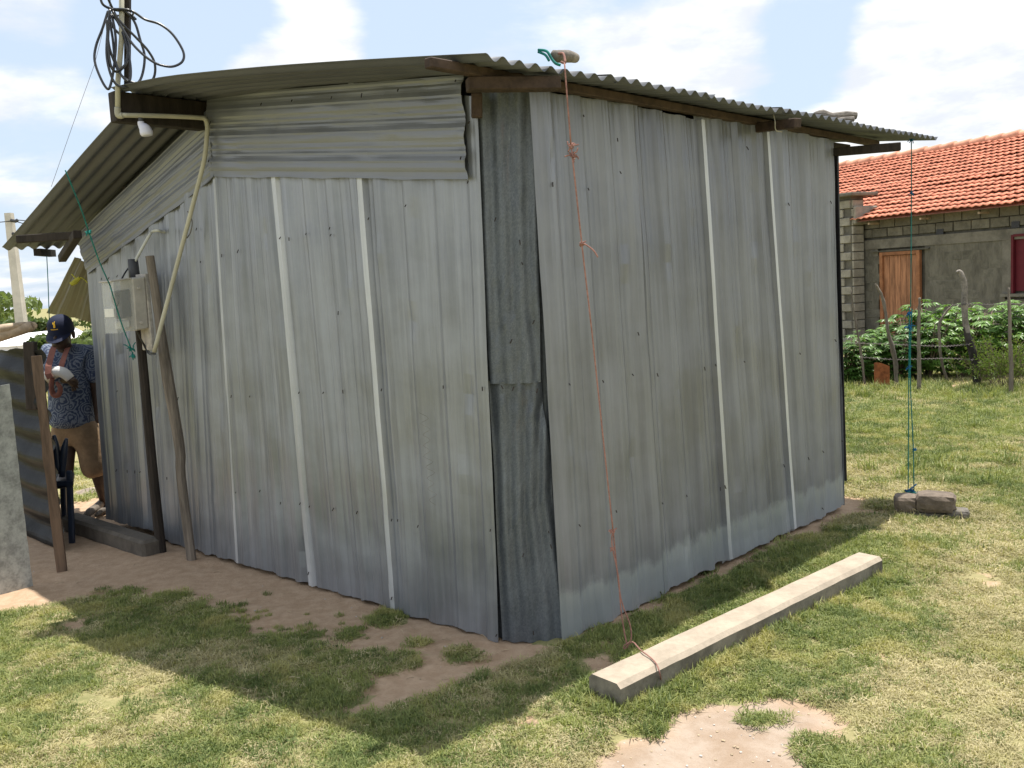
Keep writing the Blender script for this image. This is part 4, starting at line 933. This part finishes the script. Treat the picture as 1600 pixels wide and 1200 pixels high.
for i, (px, Y_, ytop, r_, lab) in enumerate(((-40, 34, 450, 2.9, 'dark tree far behind the utility pole at left frame edge'), (70, 16, 506, .34, 'small leafy tree between the pole and the man'), (150, 19, 512, .9, 'green tree seen in the gap right of the cap'), (32, 40, 500, 2.0, 'distant low tree behind the base of the utility pole'))):
    tp_ = D(px, ytop, Y_); tree('tree', lab, (tp_[0], Y_, -.25), tp_[2]+.25, r_, 2600, .05*Y_/12+.02, 50+i)
mb = MB()
for i in range(40):
    xx = -38+i*2.2+random.uniform(-.6, .6); leaves(mb, (xx, 62+random.uniform(-4, 4), .6), (2.2, 1.5, 1.6+random.uniform(0, .9)), 260, .22, 300+i)
solo('far_treeline', mb, 'leaf_tree', kind='stuff', loc=(0, 62, 0))['label'] = 'low line of distant trees along the horizon'

# ------------------------------------------------------------------ the brick house at right
hd = np.array([.465, -.885, 0]); hd /= np.linalg.norm(hd); hn = np.array([.885, .465, 0]); hn /= np.linalg.norm(hn)   # along the front; into the house
H0 = np.array([7.82, 21., 0.]); ZG = -.25
house = thing('block_house', 'unfinished grey block house with bright orange clay tile roof', 'house', (H0[0], H0[1], ZG))
def HW(a, n, z): return H0+hd*a+hn*n+Zv*z
def hpix(x, y, n=0.):     # where a sight line meets the house front (or a plane parallel to it)
    p = onplane(x, y, H0+hn*n, hn); return (p-H0)@hd, p[2]
A0, A1 = -5.5, 8.5
wall = part('wall', MB().box(H0, hd, hn, Zv, (A0, .06, ZG-.1), (A1, .25, 2.5)), 'mortar', house)
part('wall', MB().box(H0, hd, hn, Zv, (A0+.0, .26, ZG-.1), (A0+.2, 7.6, 2.45)), 'render_rough', house)
da0, dz1 = hpix(1378, 396); da1, _ = hpix(1437, 391); wa0, wz1 = hpix(1586, 370); _, wz0 = hpix(1586, 455); wa1 = wa0+1.1; dz0 = ZG+.02
_, bz = hpix(1500, 372); BAND = (bz-.10, bz+.10)
bl_me = MB().wbox((-.190, -.0, -.088), (.190, .06, .088), bevel=.006).mesh('block', ['house_block'], (0, 0, 0), False)
half_me = MB().wbox((-.09, -.0, -.088), (.09, .06, .088), bevel=.006).mesh('block', ['house_block'], (0, 0, 0), False)
rotm = Matrix(((hd[0], hn[0], 0, 0), (hd[1], hn[1], 0, 0), (0, 0, 1, 0), (0, 0, 0, 1)))
cnt = 0; hb = random.Random(5)
for k in range(14):
    z = ZG+.1+k*.195
    if z > 2.45: break
    if BAND[0]-.09 < z < BAND[1]+.09: continue
    for j in range(int((A1-.9)/.40)):
        a = .32+j*.40+(.2 if k % 2 else 0)
        if a > 5.9: continue
        if da0-.22 < a < da1+.22 and z < dz1+.08: continue
        if wa0-.25 < a < wa1+.2 and wz0-.12 < z < wz1+.1: continue
        o = bpy.data.objects.new('block', bl_me); COL.objects.link(o); o.parent = wall
        o.matrix_local = Matrix.Translation(Vector(HW(a, hb.uniform(-.004, .012), z)-np.array(house.location))) @ rotm @ Matrix.Rotation(hb.uniform(-.01, .01), 4, 'Y'); cnt += 1
part('lintel_band', MB().box(H0, hd, hn, Zv, (.05, -.02, BAND[0]), (A1, .06, BAND[1])), 'render_grey', house)
# thin smeared render over the lower courses
mb = MB()
def rfn(s, t_):
    a = da1+.12+(wa0-.2-da1-.12)*s; z = ZG+.55+(BAND[0]-.0-ZG-.55)*t_
    return HW(a, .003+.022*(float(fbm(np.array(s*9), np.array(t_*9), 4))-.55), z)
mb.grid(rfn, 60, 40); part('render_coat', mb, 'render_rough', house)
mb = MB().grid(lambda s, t_: HW(.3+(da0-.1-.3)*s, .003+.022*(float(fbm(np.array(s*4+9), np.array(t_*9), 4))-.55), ZG+.1+(BAND[0]-ZG-.1)*t_), 20, 40); part('render_coat', mb, 'render_rough', house)
# door
door = part('door', MB().box(H0, hd, hn, Zv, (da0+.05, .03, dz0), (da1-.05, .05, dz1-.05)), 'door_frame', house)
npk = 6; w_ = (da1-da0-.10)/npk
for k in range(npk):
    mb = MB().box(H0, hd, hn, Zv, (da0+.05+k*w_+.004, .0+.003*(k % 2), dz0), (da0+.05+(k+1)*w_-.004, .028, dz1-.06), bevel=.003); part('plank', mb, 'door_wood', door)
for lo, hi in (((da0-.03, -.05, dz0), (da0+.048, .028, dz1+.02)), ((da1-.048, -.05, dz0), (da1+.03, .028, dz1+.02)), ((da0+.05, -.05, dz1-.05), (da1-.05, .028, dz1+.02))):
    part('frame', MB().box(H0, hd, hn, Zv, lo, hi), 'door_frame', door)
part('lintel', MB().box(H0, hd, hn, Zv, (da0-.25, -.05, dz1+.03), (da1+.25, .02, dz1+.06)), 'mortar', house)
win = part('window', MB().box(H0, hd, hn, Zv, (wa0, .02, wz0), (wa1, .05, wz1)), 'window_red', house)
for lo, hi in (((wa0-.05, -.05, wz0-.04), (wa0-.002, .018, wz1+.04)), ((wa0, -.05, wz1+.002), (wa1, .018, wz1+.05)), ((wa0+.5, -.02, wz0+.02), (wa0+.54, .018, wz1))):
    part('frame', MB().box(H0, hd, hn, Zv, lo, hi), 'window_red', win)
part('sill', MB().box(H0, hd, hn, Zv, (wa0-.25, -.08, wz0-.10), (wa1, .018, wz0-.045)), 'render_grey', win)
part('surround', MB().box(H0, hd, hn, Zv, (wa0-.25, -.01, wz0-.04), (wa0-.06, .018, wz1+.05)), 'render_grey', win)
for (x_, y_) in ((1469, 362), (1587, 350)):
    a, z = hpix(x_, y_); part('vent_hole', MB().box(H0, hd, hn, Zv, (a-.08, -.012, z-.07), (a+.08, -.002, z+.05)), 'meter_black', house)
# rafter ends under the eaves
for k in range(5):
    a = .7+k*1.3; part('rafter_end', MB().box(H0, hd, hn, Zv, (a-.02, -.30, 2.37), (a+.02, .04, 2.41)), 'wood_pale', house)
# pier with stacked blocks
pa0, _ = hpix(1300, 400, -.42); pa1, _ = hpix(1331, 400, -.42)
pier = part('pier', MB().box(H0, hd, hn, Zv, (pa0-.4, -.40, ZG-.1), (pa1-.02, -.02, 3.02)), 'mortar', house)
pb_me = MB().wbox((-.185, -.0, -.085), (.185, .05, .085), bevel=.008).mesh('block', ['pier_block'], (0, 0, 0), False)
ps_me = MB().wbox((-.165, -.0, -.085), (.165, .05, .085), bevel=.008).mesh('block', ['pier_block'], (0, 0, 0), False)
rot2 = Matrix(((hn[0], -hd[0], 0, 0), (hn[1], -hd[1], 0, 0), (0, 0, 1, 0), (0, 0, 0, 1)))
for k in range(17):
    z = ZG+.09+k*.188
    for j in range(4):
        a = pa1-.21-j*.39-(.19 if k % 2 else 0)
        if a < pa0-.45: continue
        o = bpy.data.objects.new('block', pb_me); COL.objects.link(o); o.parent = pier
        o.matrix_local = Matrix.Translation(Vector(HW(a, -.45+hb.uniform(-.008, .008), z)-np.array(house.location))) @ rotm
    for j in range(1):
        n_ = -.23
        o = bpy.data.objects.new('block', ps_me); COL.objects.link(o); o.parent = pier
        o.matrix_local = Matrix.Translation(Vector(HW(pa1+.025, n_, z)-np.array(house.location))) @ rot2
part('pier_cap', MB().box(H0, hd, hn, Zv, (pa0-.5, -.62, 3.02), (pa1+.2, .2, 3.09), bevel=.01), 'render_grey', house)
part('verge_wall', MB().box(H0, hd, hn, Zv, (pa1+.05, -.44, 2.40), (pa1+.12, .3, 2.8), bevel=.03), 'pier_block', house)
# tiled roof: the 300 nearest tiles one by one, the rest joined
EN, RN_ = -.42, 4.1; EZ, RZ_ = 2.47, 4.25
sl_ = np.array([RN_-EN, RZ_-EZ]); SL = np.linalg.norm(sl_); sl_ /= SL
up_s = hn*sl_[0]+Zv*sl_[1]; nrm_s = -hn*sl_[1]+Zv*sl_[0]
TWd = .31; TE = SL/19
def tile_mb(o, rg):
    m = MB(); prof = []
    n = 8
    for i in range(n+1):
        x_ = i/n; prof.append((x_*TWd*1.02, .015*math.cos(x_*4*math.pi)))
    L = TE*1.12; vs = []
    for t_ in (0, 1):
        for x_, z_ in prof: vs.append(o+hd*(x_)+up_s*(L*t_)+nrm_s*(z_+.048*(1-t_)+.008))
    for x_, z_ in prof: vs.append(o+hd*x_+nrm_s*(z_+.048-.006))
    m.add(vs, [(i, i+1, n+2+i, n+1+i) for i in range(n)]+[(2*n+2+i, 2*n+3+i, i+1, i) for i in range(n)]); return m
roof = part('roof', MB().add([HW(A0, EN+.05, EZ-.02), HW(A1, EN+.05, EZ-.02), HW(A1, RN_, RZ_-.03), HW(A0, RN_, RZ_-.03)], [(0, 1, 2, 3)]), 'clay_ridge', house)
tm = tile_mb(np.zeros(3), None).mesh('tile', ['clay_tile'], (0, 0, 0), True)
ncol = int((A1-A0)/TWd); slots = []
for r_ in range(19):
    for c_ in range(ncol):
        a = A0+c_*TWd; p = HW(a, EN, EZ)+up_s*(r_*TE)
        q_ = RR@(p-EYE); px = 800+F_PX*q_[0]/q_[2]; slots.append((0 if 1300 < px < 1600 else 1, np.linalg.norm(p-EYE), r_, p))
slots.sort(key=lambda s: (s[0], s[1])); rest = MB()
tr_ = random.Random(2)
for i, (_, _, r_, p) in enumerate(slots):
    jit = up_s*tr_.uniform(-.012, .012)+nrm_s*tr_.uniform(0, .016)+(nrm_s*.012 if r_ in (7, 8) else 0)
    if i < 300:
        o = bpy.data.objects.new('tile', tm); COL.objects.link(o); o.parent = roof; o.location = tuple(p+jit-np.array(house.location))
    else:
        m = tile_mb(p+jit, None); rest.add(m.v, m.f)
part('tiles', rest, 'clay_tile', roof, True, kind='stuff')
for k in range(int((A1-A0)/.42)):
    a = A0+k*.42; mb = MB().tube([HW(a, RN_, RZ_+.0), HW(a+.45, RN_, RZ_+.035*(1 if k % 2 else .6))], [.12, .13], 10); part('ridge_tile', mb, 'clay_ridge', roof, True)
part('roof', MB().add([HW(A0, RN_, RZ_-.03), HW(A1, RN_, RZ_-.03), HW(A1, RN_+4.3, EZ), HW(A0, RN_+4.3, EZ)], [(0, 1, 2, 3)]), 'clay_tile', house)

# ------------------------------------------------------------------ fence of sticks and barbed wire, cassava, bush
FG = lambda x, y: G(x, y)
def stick(name, label, path, rad, m='wood_post', cat='fence post', base_m=None):
    Y0 = G(*path[0])[1]; pts = [D(x_, y_, Y0) for x_, y_ in path]; pts[0] = pts[0]-Zv*.06
    mb = MB().tube(pts, [q*.8 for q in rad], 8, smooth=4)
    for i, q in enumerate(mb.v): mb.v[i] = tuple(np.array(q)+rng.normal(size=3)*.0035)
    n_ring = len(mb.v)
    o = solo(name, mb, [m, base_m or m], label, cat, 'crooked stick posts of the wire fence', smooth=True)
    if base_m:
        zs = [p.center.z for p in o.data.polygons]
        for p in o.data.polygons:
            if p.center.z < .74+.04*math.sin(p.center.x*60): p.material_index = 1
    return o
stick('fence_post', 'thin leaning twig post of the wire fence nearest the shack', [(1351, 597), (1346, 555), (1338, 510), (1333, 480), (1330, 455)], [.020, .018, .015, .014, .010])
stick('fence_post', 'crooked forked post in front of the wooden door', [(1401, 600), (1398, 560), (1388, 520), (1384, 490), (1379, 465), (1368, 443)], [.036, .032, .026, .024, .022, .012])
stick('fence_post', 'straight grey post between the blue rope and forked twig', [(1436, 606), (1436, 570), (1435, 530), (1436, 490), (1437, 465)], [.030, .028, .026, .024, .018])
stick('fence_post', 'thin bent twig post with side branch among the cassava', [(1482, 595), (1473, 572), (1468, 540), (1468, 505), (1478, 488), (1489, 476)], [.018, .020, .020, .022, .015, .010])
stick('fence_post', 'thick gnarled post burnt black in its lower half', [(1528, 598), (1524, 572), (1518, 545), (1511, 520), (1507, 480), (1507, 445), (1501, 426), (1494, 425)], [.066, .060, .062, .050, .046, .044, .038, .012], m='wood_driftgrey', base_m='wood_burnt')
stick('fence_post', 'slim dark post beside the bush at right frame edge', [(1580, 610), (1580, 570), (1578, 520), (1577, 480), (1576, 450)], [.030, .028, .026, .022, .010])
wy = 11.7
def barbed(label, pts):
    mb = MB(); P_ = [D(x_, y_, G(x_, 600)[1]) for x_, y_ in pts]; mb.tube(P_, .0035, 5, smooth=6)
    n = 30
    for i in range(n):
        k = i/(n-1)*(len(P_)-1); j = min(int(k), len(P_)-2); p = P_[j]+(P_[j+1]-P_[j])*(k-j)
        mb.tube([p+np.array([.0, 0, .018]), p-np.array([.006, 0, .018])], .003, 4); mb.tube([p+np.array([.014, 0, .010]), p-np.array([.014, 0, .008])], .003, 4)
    solo('barbed_wire', mb, 'wire', label, 'barbed wire', 'barbed wire strands of the stick fence')
barbed('highest barbed wire strand running right from the burnt post', [(1488, 477), (1505, 475), (1545, 476), (1578, 475), (1640, 474)])
barbed('middle barbed wire strand crossing the straight grey post', [(1330, 536), (1395, 538), (1436, 540), (1480, 541), (1515, 538)])
barbed('lowest barbed wire strand just above the sandy patch', [(1345, 558), (1400, 562), (1436, 561), (1480, 560), (1520, 562)])
rsb = G(1378, 598); mb = MB().grid(lambda s, t_: rsb+np.array([(s-.5)*.20, .01*math.sin(s*5), -.03+t_*.27+.03*math.sin(s*3+1)*(t_ == 1)]), 8, 8); o = solo('rusty_sheet', mb, 'rust_sheet', 'small rusty metal scrap standing at the foot of the fence', 'scrap metal'); solidify(o, .003)
# cassava: upright stems, palmate leaves on drooping stalks
def cassava_mesh(seed, h):
    rg = random.Random(seed); st_ = MB(); lf = MB()
    for k in range(rg.randint(8, 10)):
        a = rg.uniform(0, 6.3); r_ = rg.uniform(.05, .36); tp_ = np.array([math.cos(a)*r_, math.sin(a)*r_, h*rg.uniform(.75, 1.0)])
        st_.tube([(0, 0, -.1), tp_*np.array([.4, .4, .45]), tp_], [.014, .011, .007], 5, smooth=2)
        for q in range(20):
            z = tp_[2]*rg.uniform(.15, 1.02); f_ = z/tp_[2]; c0_ = np.array([tp_[0]*f_, tp_[1]*f_, z]); b = rg.uniform(0, 6.3); L = rg.uniform(.10, .22)
            d_ = np.array([math.cos(b), math.sin(b), rg.uniform(-.1, .6)]); c1_ = c0_+d_*L; st_.tube([c0_, c1_], .0022, 3, cap=False)
            out_ = np.array([math.cos(b), math.sin(b), 0]); side = np.array([-math.sin(b), math.cos(b), 0])
            for m_ in range(7):
                an = (m_-3)*.42; dd = out_*math.cos(an)+side*math.sin(an); Lf_ = rg.uniform(.10, .145)*(1-.07*abs(m_-3)); dr = rg.uniform(.2, .6)
                pw = np.cross(dd, Zv)*.019; p1_ = c1_+dd*Lf_*.5-Zv*Lf_*dr*.25; p2_ = c1_+dd*Lf_-Zv*Lf_*dr
                lf.add([c1_, p1_+pw-Zv*.004, p2_, p1_-pw-Zv*.004, p1_+Zv*.004], [(0, 4, 1), (0, 3, 4), (4, 2, 1), (3, 2, 4)])
    return st_.mesh('stems', ['bark'], (0, 0, 0), True), lf.mesh('foliage', ['leaf_cassava'], (0, 0, 0), False)
cm = [cassava_mesh(10+i, 1.0) for i in range(4)]
spots = [(1322, 12.6, .62, 'leafy cassava bush against the shack corner'), (1350, 12.9, .66, 'cassava bush right of the thin leaning twig'), (1378, 13.2, .68, 'low cassava bush in front of the wooden door'), (1402, 12.8, .70, 'dark green cassava just left of the blue rope'), (1425, 13.2, .95, 'cassava bush directly behind the blue rope knots'), (1450, 12.8, .98, 'tall cassava right of the straight grey post'), (1476, 13.1, .96, 'tall cassava behind the bent twig with side branch'), (1500, 12.8, .84, 'cassava bush just left of the burnt post'), (1530, 13.0, .88, 'cassava bush just right of the burnt post'), (1553, 13.3, .88, 'cassava bush below the red window'), (1576, 12.9, .95, 'cassava bush behind the slim dark post'), (1600, 12.8, 1.0, 'tall cassava cut by the right frame edge')]
for i, (px, Y_, h_, lab) in enumerate(spots):
    p = D(px, 540, Y_); z0 = gz(p)-.02; t_ = thing('cassava_plant', lab, 'plant', (p[0], Y_, z0), 'cassava plants behind the wire fence'); t_.scale = (1.05, 1.05, h_+.07); t_.rotation_euler = (0, 0, i*1.7)
    for nm, me_ in zip(('stems', 'foliage'), cm[i % 4]):
        o = bpy.data.objects.new(nm, me_); COL.objects.link(o); o.parent = t_
bush = thing('bush', 'fine leaved weedy bush at the foot of the fence far right', 'bush', (D(1566, 600, 11.5)[0], 11.4, -.02))
mb = MB(); mb2 = MB(); rg = random.Random(12)
for k in range(90):
    b_ = np.array([D(1562, 600, 11.4)[0]+rg.gauss(0, .16), 11.4+rg.gauss(0, .2), 0]); tp_ = b_+np.array([rg.gauss(0, .22), rg.gauss(0, .18), rg.uniform(.25, .62)]); mb2.tube([b_, (b_+tp_)/2+Zv*.05, tp_], .003, 3, cap=False)
    for q in range(34):
        f_ = rg.uniform(.25, 1.05); p = b_+(tp_-b_)*f_; a = np.array([rg.gauss(0, 1), rg.gauss(0, 1), rg.gauss(.4, .6)]); a /= np.linalg.norm(a); s_ = np.cross(a, [rg.random(), rg.random(), 1]); s_ /= np.linalg.norm(s_); p = p+a*.02; mb.add([p, p+a*.018+s_*.007, p+a*.042, p+a*.018-s_*.007], [(0, 1, 2, 3)])
part('stems', mb2, 'bark', bush); part('foliage', mb, 'leaf_bush', bush)

# ------------------------------------------------------------------ grass: clumps of blades set over the ground
def clump(name, seed, n, r, hmin, hmax, m, flat=.6, wdt=.0016):
    rg = random.Random(seed); mb = MB()
    for k in range(n):
        a = rg.uniform(0, 6.3); rr_ = r*math.sqrt(rg.random()); b_ = np.array([math.cos(a)*rr_, math.sin(a)*rr_, 0]); L = rg.uniform(hmin, hmax); az = rg.uniform(0, 6.3); ln = rg.uniform(.1, flat)
        d_ = np.array([math.cos(az)*ln, math.sin(az)*ln, 1-.55*ln]); p1_ = b_+d_*L*.5; d2_ = d_+np.array([math.cos(az)*ln*1.2, math.sin(az)*ln*1.2, -.9*ln]); p2_ = p1_+d2_*L*.5
        s_ = np.array([-math.sin(az), math.cos(az), 0])*wdt*rg.uniform(.7, 1.4)
        mb.add([b_-s_, b_+s_, p1_+s_*.8, p1_-s_*.8, p2_], [(0, 1, 2, 3), (3, 2, 4)])
    me_ = mb.mesh(name, [m], (0, 0, 0), False); o = bpy.data.objects.new(name, me_); GC.objects.link(o); return o
GC = bpy.data.collections.new('grass_clumps')
specs = []
for i in range(4): clump('blade_%02d' % i, i, 70, .045, .012, .034, 'grass_green', 1.0)
for i in range(4, 7): clump('blade_%02d' % i, i, 60, .045, .010, .028, 'grass_dry', 1.25)
for i in range(7, 9): clump('blade_%02d' % i, i, 60, .05, .03, .075, 'grass_green', .7, .0022)
for i in range(9, 10): clump('blade_%02d' % i, i, 14, .12, .05, .16, 'grass_dry', .9, .0018)
for i in range(10, 12): clump('blade_%02d' % i, i, 50, .10, .07, .20, 'grass_green', .6, .004)
def scatter(n, x0, x1, y0, y1): return rng.uniform(x0, x1, n), rng.uniform(y0, y1, n)
PX, PYY, RO, SCL, ID = [], [], [], [], []
def visible(x, y):
    p = np.stack([x, y, np.zeros_like(x)], -1)-EYE; q_ = p@RR.T; sx_ = 800+F_PX*q_[:, 0]/q_[:, 2]; sy_ = 600-F_PX*q_[:, 1]/q_[:, 2]
    return (q_[:, 2] > .3) & (sx_ > -350) & (sx_ < 1950) & (sy_ < 1500)
def inside_shack(x, y):
    u_ = (x-C1[0])*U[0]+(y-C1[1])*U[1]; v_ = (x-C1[0])*V[0]+(y-C1[1])*V[1]
    return (u_ > -.24) & (u_ < 3.9) & (v_ > .03) & (v_ < 3.2)
def sow(n, box, pick, scale, dens=1.0):
    x, y = scatter(n, *box); k = visible(x, y) & ~inside_shack(x, y); x, y = x[k], y[k]
    s = sandness(x, y); pr = np.clip((.008-s)*22, 0, 1); k = rng.random(len(x)) < pr*dens; x, y = x[k], y[k]
    gone = (.62+.38*np.clip((fbm(x*2.4+3, y*2.4+8)-.35)*4, 0, 1)); k = rng.random(len(x)) < gone; x, y = x[k], y[k]
    PX.append(x); PYY.append(y); RO.append(rng.uniform(0, 6.3, len(x))); SCL.append(rng.uniform(.75, 1.25, len(x))*scale); ID.append(pick(x, y))
def pickmix(x, y):
    dry = fbm(x*.9+40, y*.9+7)*.55+fbm(x*3.5, y*3.5+3)*.45
    u_ = (x-C1[0])*U[0]+(y-C1[1])*U[1]
    # straw coloured patches: by the lower left, mid field and the lower right corner
    for (cx_, cy_, r_, a_) in DRY: dry = dry+a_*np.exp(-((x-cx_)**2+(y-cy_)**2)/(2*r_*r_))
    r = rng.random(len(x)); d_ = r < np.clip((dry-.36)*4.2, .10, .92)
    return np.where(d_, rng.integers(4, 7, len(x)), rng.integers(0, 4, len(x)))
DRY = [(*G(330, 1050)[:2], .35, .12), (*G(60, 1150)[:2], .3, .05), (*G(600, 1185)[:2], .2, -.15), (*G(40, 1020)[:2], .25, -.10), (*G(1500, 1120)[:2], .35, .12), (*G(1400, 760)[:2], .9, .10), (*G(1480, 640)[:2], 1.2, -.10), (*G(1180, 1020)[:2], .35, -.18), (*G(1050, 1060)[:2], .2, -.2), (*G(1300, 940)[:2], .35, -.12), (*G(1380, 660)[:2], 1.0, -.12), (*G(1000, 940)[:2], .5, -.3), (*G(1200, 870)[:2], .4, -.3)]
sow(34000, (-4.2, 3.5, 2.6, 6.2), pickmix, 1.0)
sow(26000, (-.2, 6.5, 4.5, 9.5), pickmix, 1.35)
sow(17000, (1.5, 11, 8.5, 15), pickmix, 1.9)
sow(9000, (-14, 24, 13, 40), pickmix, 3.6)
sow(4000, (-9, -2.2, 6.2, 13), pickmix, 1.9)
# taller tufts: along the concrete post, round the weights, at the fence, loose in the field
def tuft_at(px, py, n, sp, ids, sc):
    c_ = G(px, py); x = c_[0]+rng.normal(size=n)*sp; y = c_[1]+rng.normal(size=n)*sp
    PX.append(x); PYY.append(y); RO.append(rng.uniform(0, 6.3, n)); SCL.append(rng.uniform(.6, 1.2, n)*sc); ID.append(rng.choice(ids, n))
mid_, ax_, LEN_, sd_, wd_ = POSTLINE
for i in range(230):
    t_ = random.random()**1.0; sgn = 1 if random.random() < .72 else -1; c_ = mid_+ax_*LEN_*t_+sd_*sgn*(wd_/2+.01+abs(random.gauss(0, .035)))
    PX.append(np.array([c_[0]])); PYY.append(np.array([c_[1]])); RO.append(np.array([random.uniform(0, 6.3)])); SCL.append(np.array([random.uniform(.5, 1.1)])); ID.append(np.array([random.choice((7, 8, 8, 7, 1))]))
for a_ in ((930, 1092, 30, .05, (7, 8), .9), (970, 1105, 30, .05, (7, 8), .9), (1030, 1110, 14, .04, (7, 8), .9), (1440, 812, 40, .10, (7, 8, 9), .8), (1410, 812, 20, .04, (7, 9), .8), (605, 962, 50, .035, (7, 8), .6), (265, 934, 25, .045, (7, 8), .55), (190, 930, 18, .04, (7, 8), .5), (1000, 1000, 30, .12, (7,), .7), (1100, 930, 40, .2, (7,), .7), (1250, 860, 30, .2, (7,), .7), (1185, 1124, 10, .02, (1, 2), .7), (350, 968, 50, .12, (7, 8), .5), (470, 1000, 50, .14, (7, 8), .5), (150, 950, 30, .1, (7, 8), .5), (1020, 1140, 8, .02, (7,), .8)): tuft_at(*a_)
for i in range(300):
    x_ = random.uniform(1310, 1620); c_ = G(x_, random.gauss(604, 7)); PX.append(np.array([c_[0]])); PYY.append(np.array([c_[1]])); RO.append(np.array([random.uniform(0, 6.3)])); SCL.append(np.array([random.uniform(.5, 1.15)])); ID.append(np.array([random.choice((10, 11, 10, 9, 7))]))
for i in range(170):
    c_ = G(random.uniform(1330, 1700), random.uniform(640, 760)); PX.append(np.array([c_[0]])); PYY.append(np.array([c_[1]])); RO.append(np.array([random.uniform(0, 6.3)])); SCL.append(np.array([random.uniform(.5, 1.0)])); ID.append(np.array([random.choice((9, 9, 10, 8))]))
PX = np.concatenate(PX); PYY = np.concatenate(PYY); RO = np.concatenate(RO); SCL = np.concatenate(SCL); ID = np.concatenate(ID)
# none under the lying post
rel = np.stack([PX-mid_[0], PYY-mid_[1]], -1); al = rel@ax_[:2]; ac = np.abs(rel@sd_[:2]); k = ~((al > -.01) & (al < LEN_+.01) & (ac < wd_/2+.004)); PX, PYY, RO, SCL, ID = PX[k], PYY[k], RO[k], SCL[k], ID[k]
gm = bpy.data.meshes.new('grass'); n = len(PX); gm.vertices.add(n); gm.vertices.foreach_set('co', np.stack([PX, PYY, height(PX, PYY)-.002], -1).astype('f').ravel())
a = gm.attributes.new('rot', 'FLOAT_VECTOR', 'POINT'); a.data.foreach_set('vector', np.stack([rng.normal(size=n)*.12, rng.normal(size=n)*.12, RO], -1).astype('f').ravel())
a = gm.attributes.new('scl', 'FLOAT', 'POINT'); a.data.foreach_set('value', SCL.astype('f'))
a = gm.attributes.new('pick', 'INT', 'POINT'); a.data.foreach_set('value', ID.astype('i'))
go = bpy.data.objects.new('grass', gm); COL.objects.link(go); tag(go, 'short creeping lawn grass, green with straw coloured patches', kind='stuff')
ng = bpy.data.node_groups.new('grass_nodes', 'GeometryNodeTree'); ng.interface.new_socket('Geometry', in_out='INPUT', socket_type='NodeSocketGeometry'); ng.interface.new_socket('Geometry', in_out='OUTPUT', socket_type='NodeSocketGeometry')
N_ = ng.nodes; L_ = ng.links; gi = N_.new('NodeGroupInput'); gout = N_.new('NodeGroupOutput'); ip = N_.new('GeometryNodeInstanceOnPoints'); ci = N_.new('GeometryNodeCollectionInfo'); ci.inputs['Collection'].default_value = GC; ci.inputs['Separate Children'].default_value = True; ci.inputs['Reset Children'].default_value = True
def na(nm, ty):
    x_ = N_.new('GeometryNodeInputNamedAttribute'); x_.data_type = ty; x_.inputs[0].default_value = nm; return [o for o in x_.outputs if o.enabled][0]
mp = N_.new('GeometryNodeMeshToPoints'); L_.new(gi.outputs[0], mp.inputs[0]); L_.new(mp.outputs[0], ip.inputs['Points']); L_.new(ci.outputs[0], ip.inputs['Instance']); ip.inputs['Pick Instance'].default_value = True
L_.new(na('pick', 'INT'), ip.inputs['Instance Index']); L_.new(na('scl', 'FLOAT'), ip.inputs['Scale'])
e2r = N_.new('FunctionNodeEulerToRotation'); L_.new(na('rot', 'FLOAT_VECTOR'), e2r.inputs[0]); L_.new(e2r.outputs[0], ip.inputs['Rotation']); L_.new(ip.outputs[0], gout.inputs[0])
md = go.modifiers.new('grass', 'NODES'); md.node_group = ng
# litter and pebbles on the sand
mb = MB(); rg = random.Random(21)
for i in range(260):
    x_, y_ = rg.choice(((rg.uniform(0, 800), rg.uniform(890, 1110)), (rg.uniform(960, 1290), rg.uniform(1105, 1195)), (rg.uniform(900, 1320), rg.uniform(860, 1000))))
    p = G(x_, y_)
    if float(sandness(np.array([p[0]]), np.array([p[1]]))[0]) < .0: continue
    z_ = gz(p); s_ = rg.uniform(.002, .006); mb.blob((p[0], p[1], z_+s_*.3), (s_, s_*1.2, s_*.6), i, .2, 1, mi=rg.choice((0, 1)))
for i in range(70):
    x_, y_ = rg.uniform(50, 800), rg.uniform(880, 1100); p = G(x_, y_); z_ = gz(p)+.004; a_ = rg.uniform(0, 6.3); d_ = np.array([math.cos(a_), math.sin(a_), 0])*rg.uniform(.008, .03); p = np.array([p[0], p[1], z_]); mb.tube([p-d_, p+Zv*.004, p+d_], .0014, 4, mi=0)
solo('litter', mb, ['debris', 'pebble'], kind='stuff')['label'] = 'tiny twigs and pebbles scattered on the sand'
print('points', n, 'blocks', cnt)
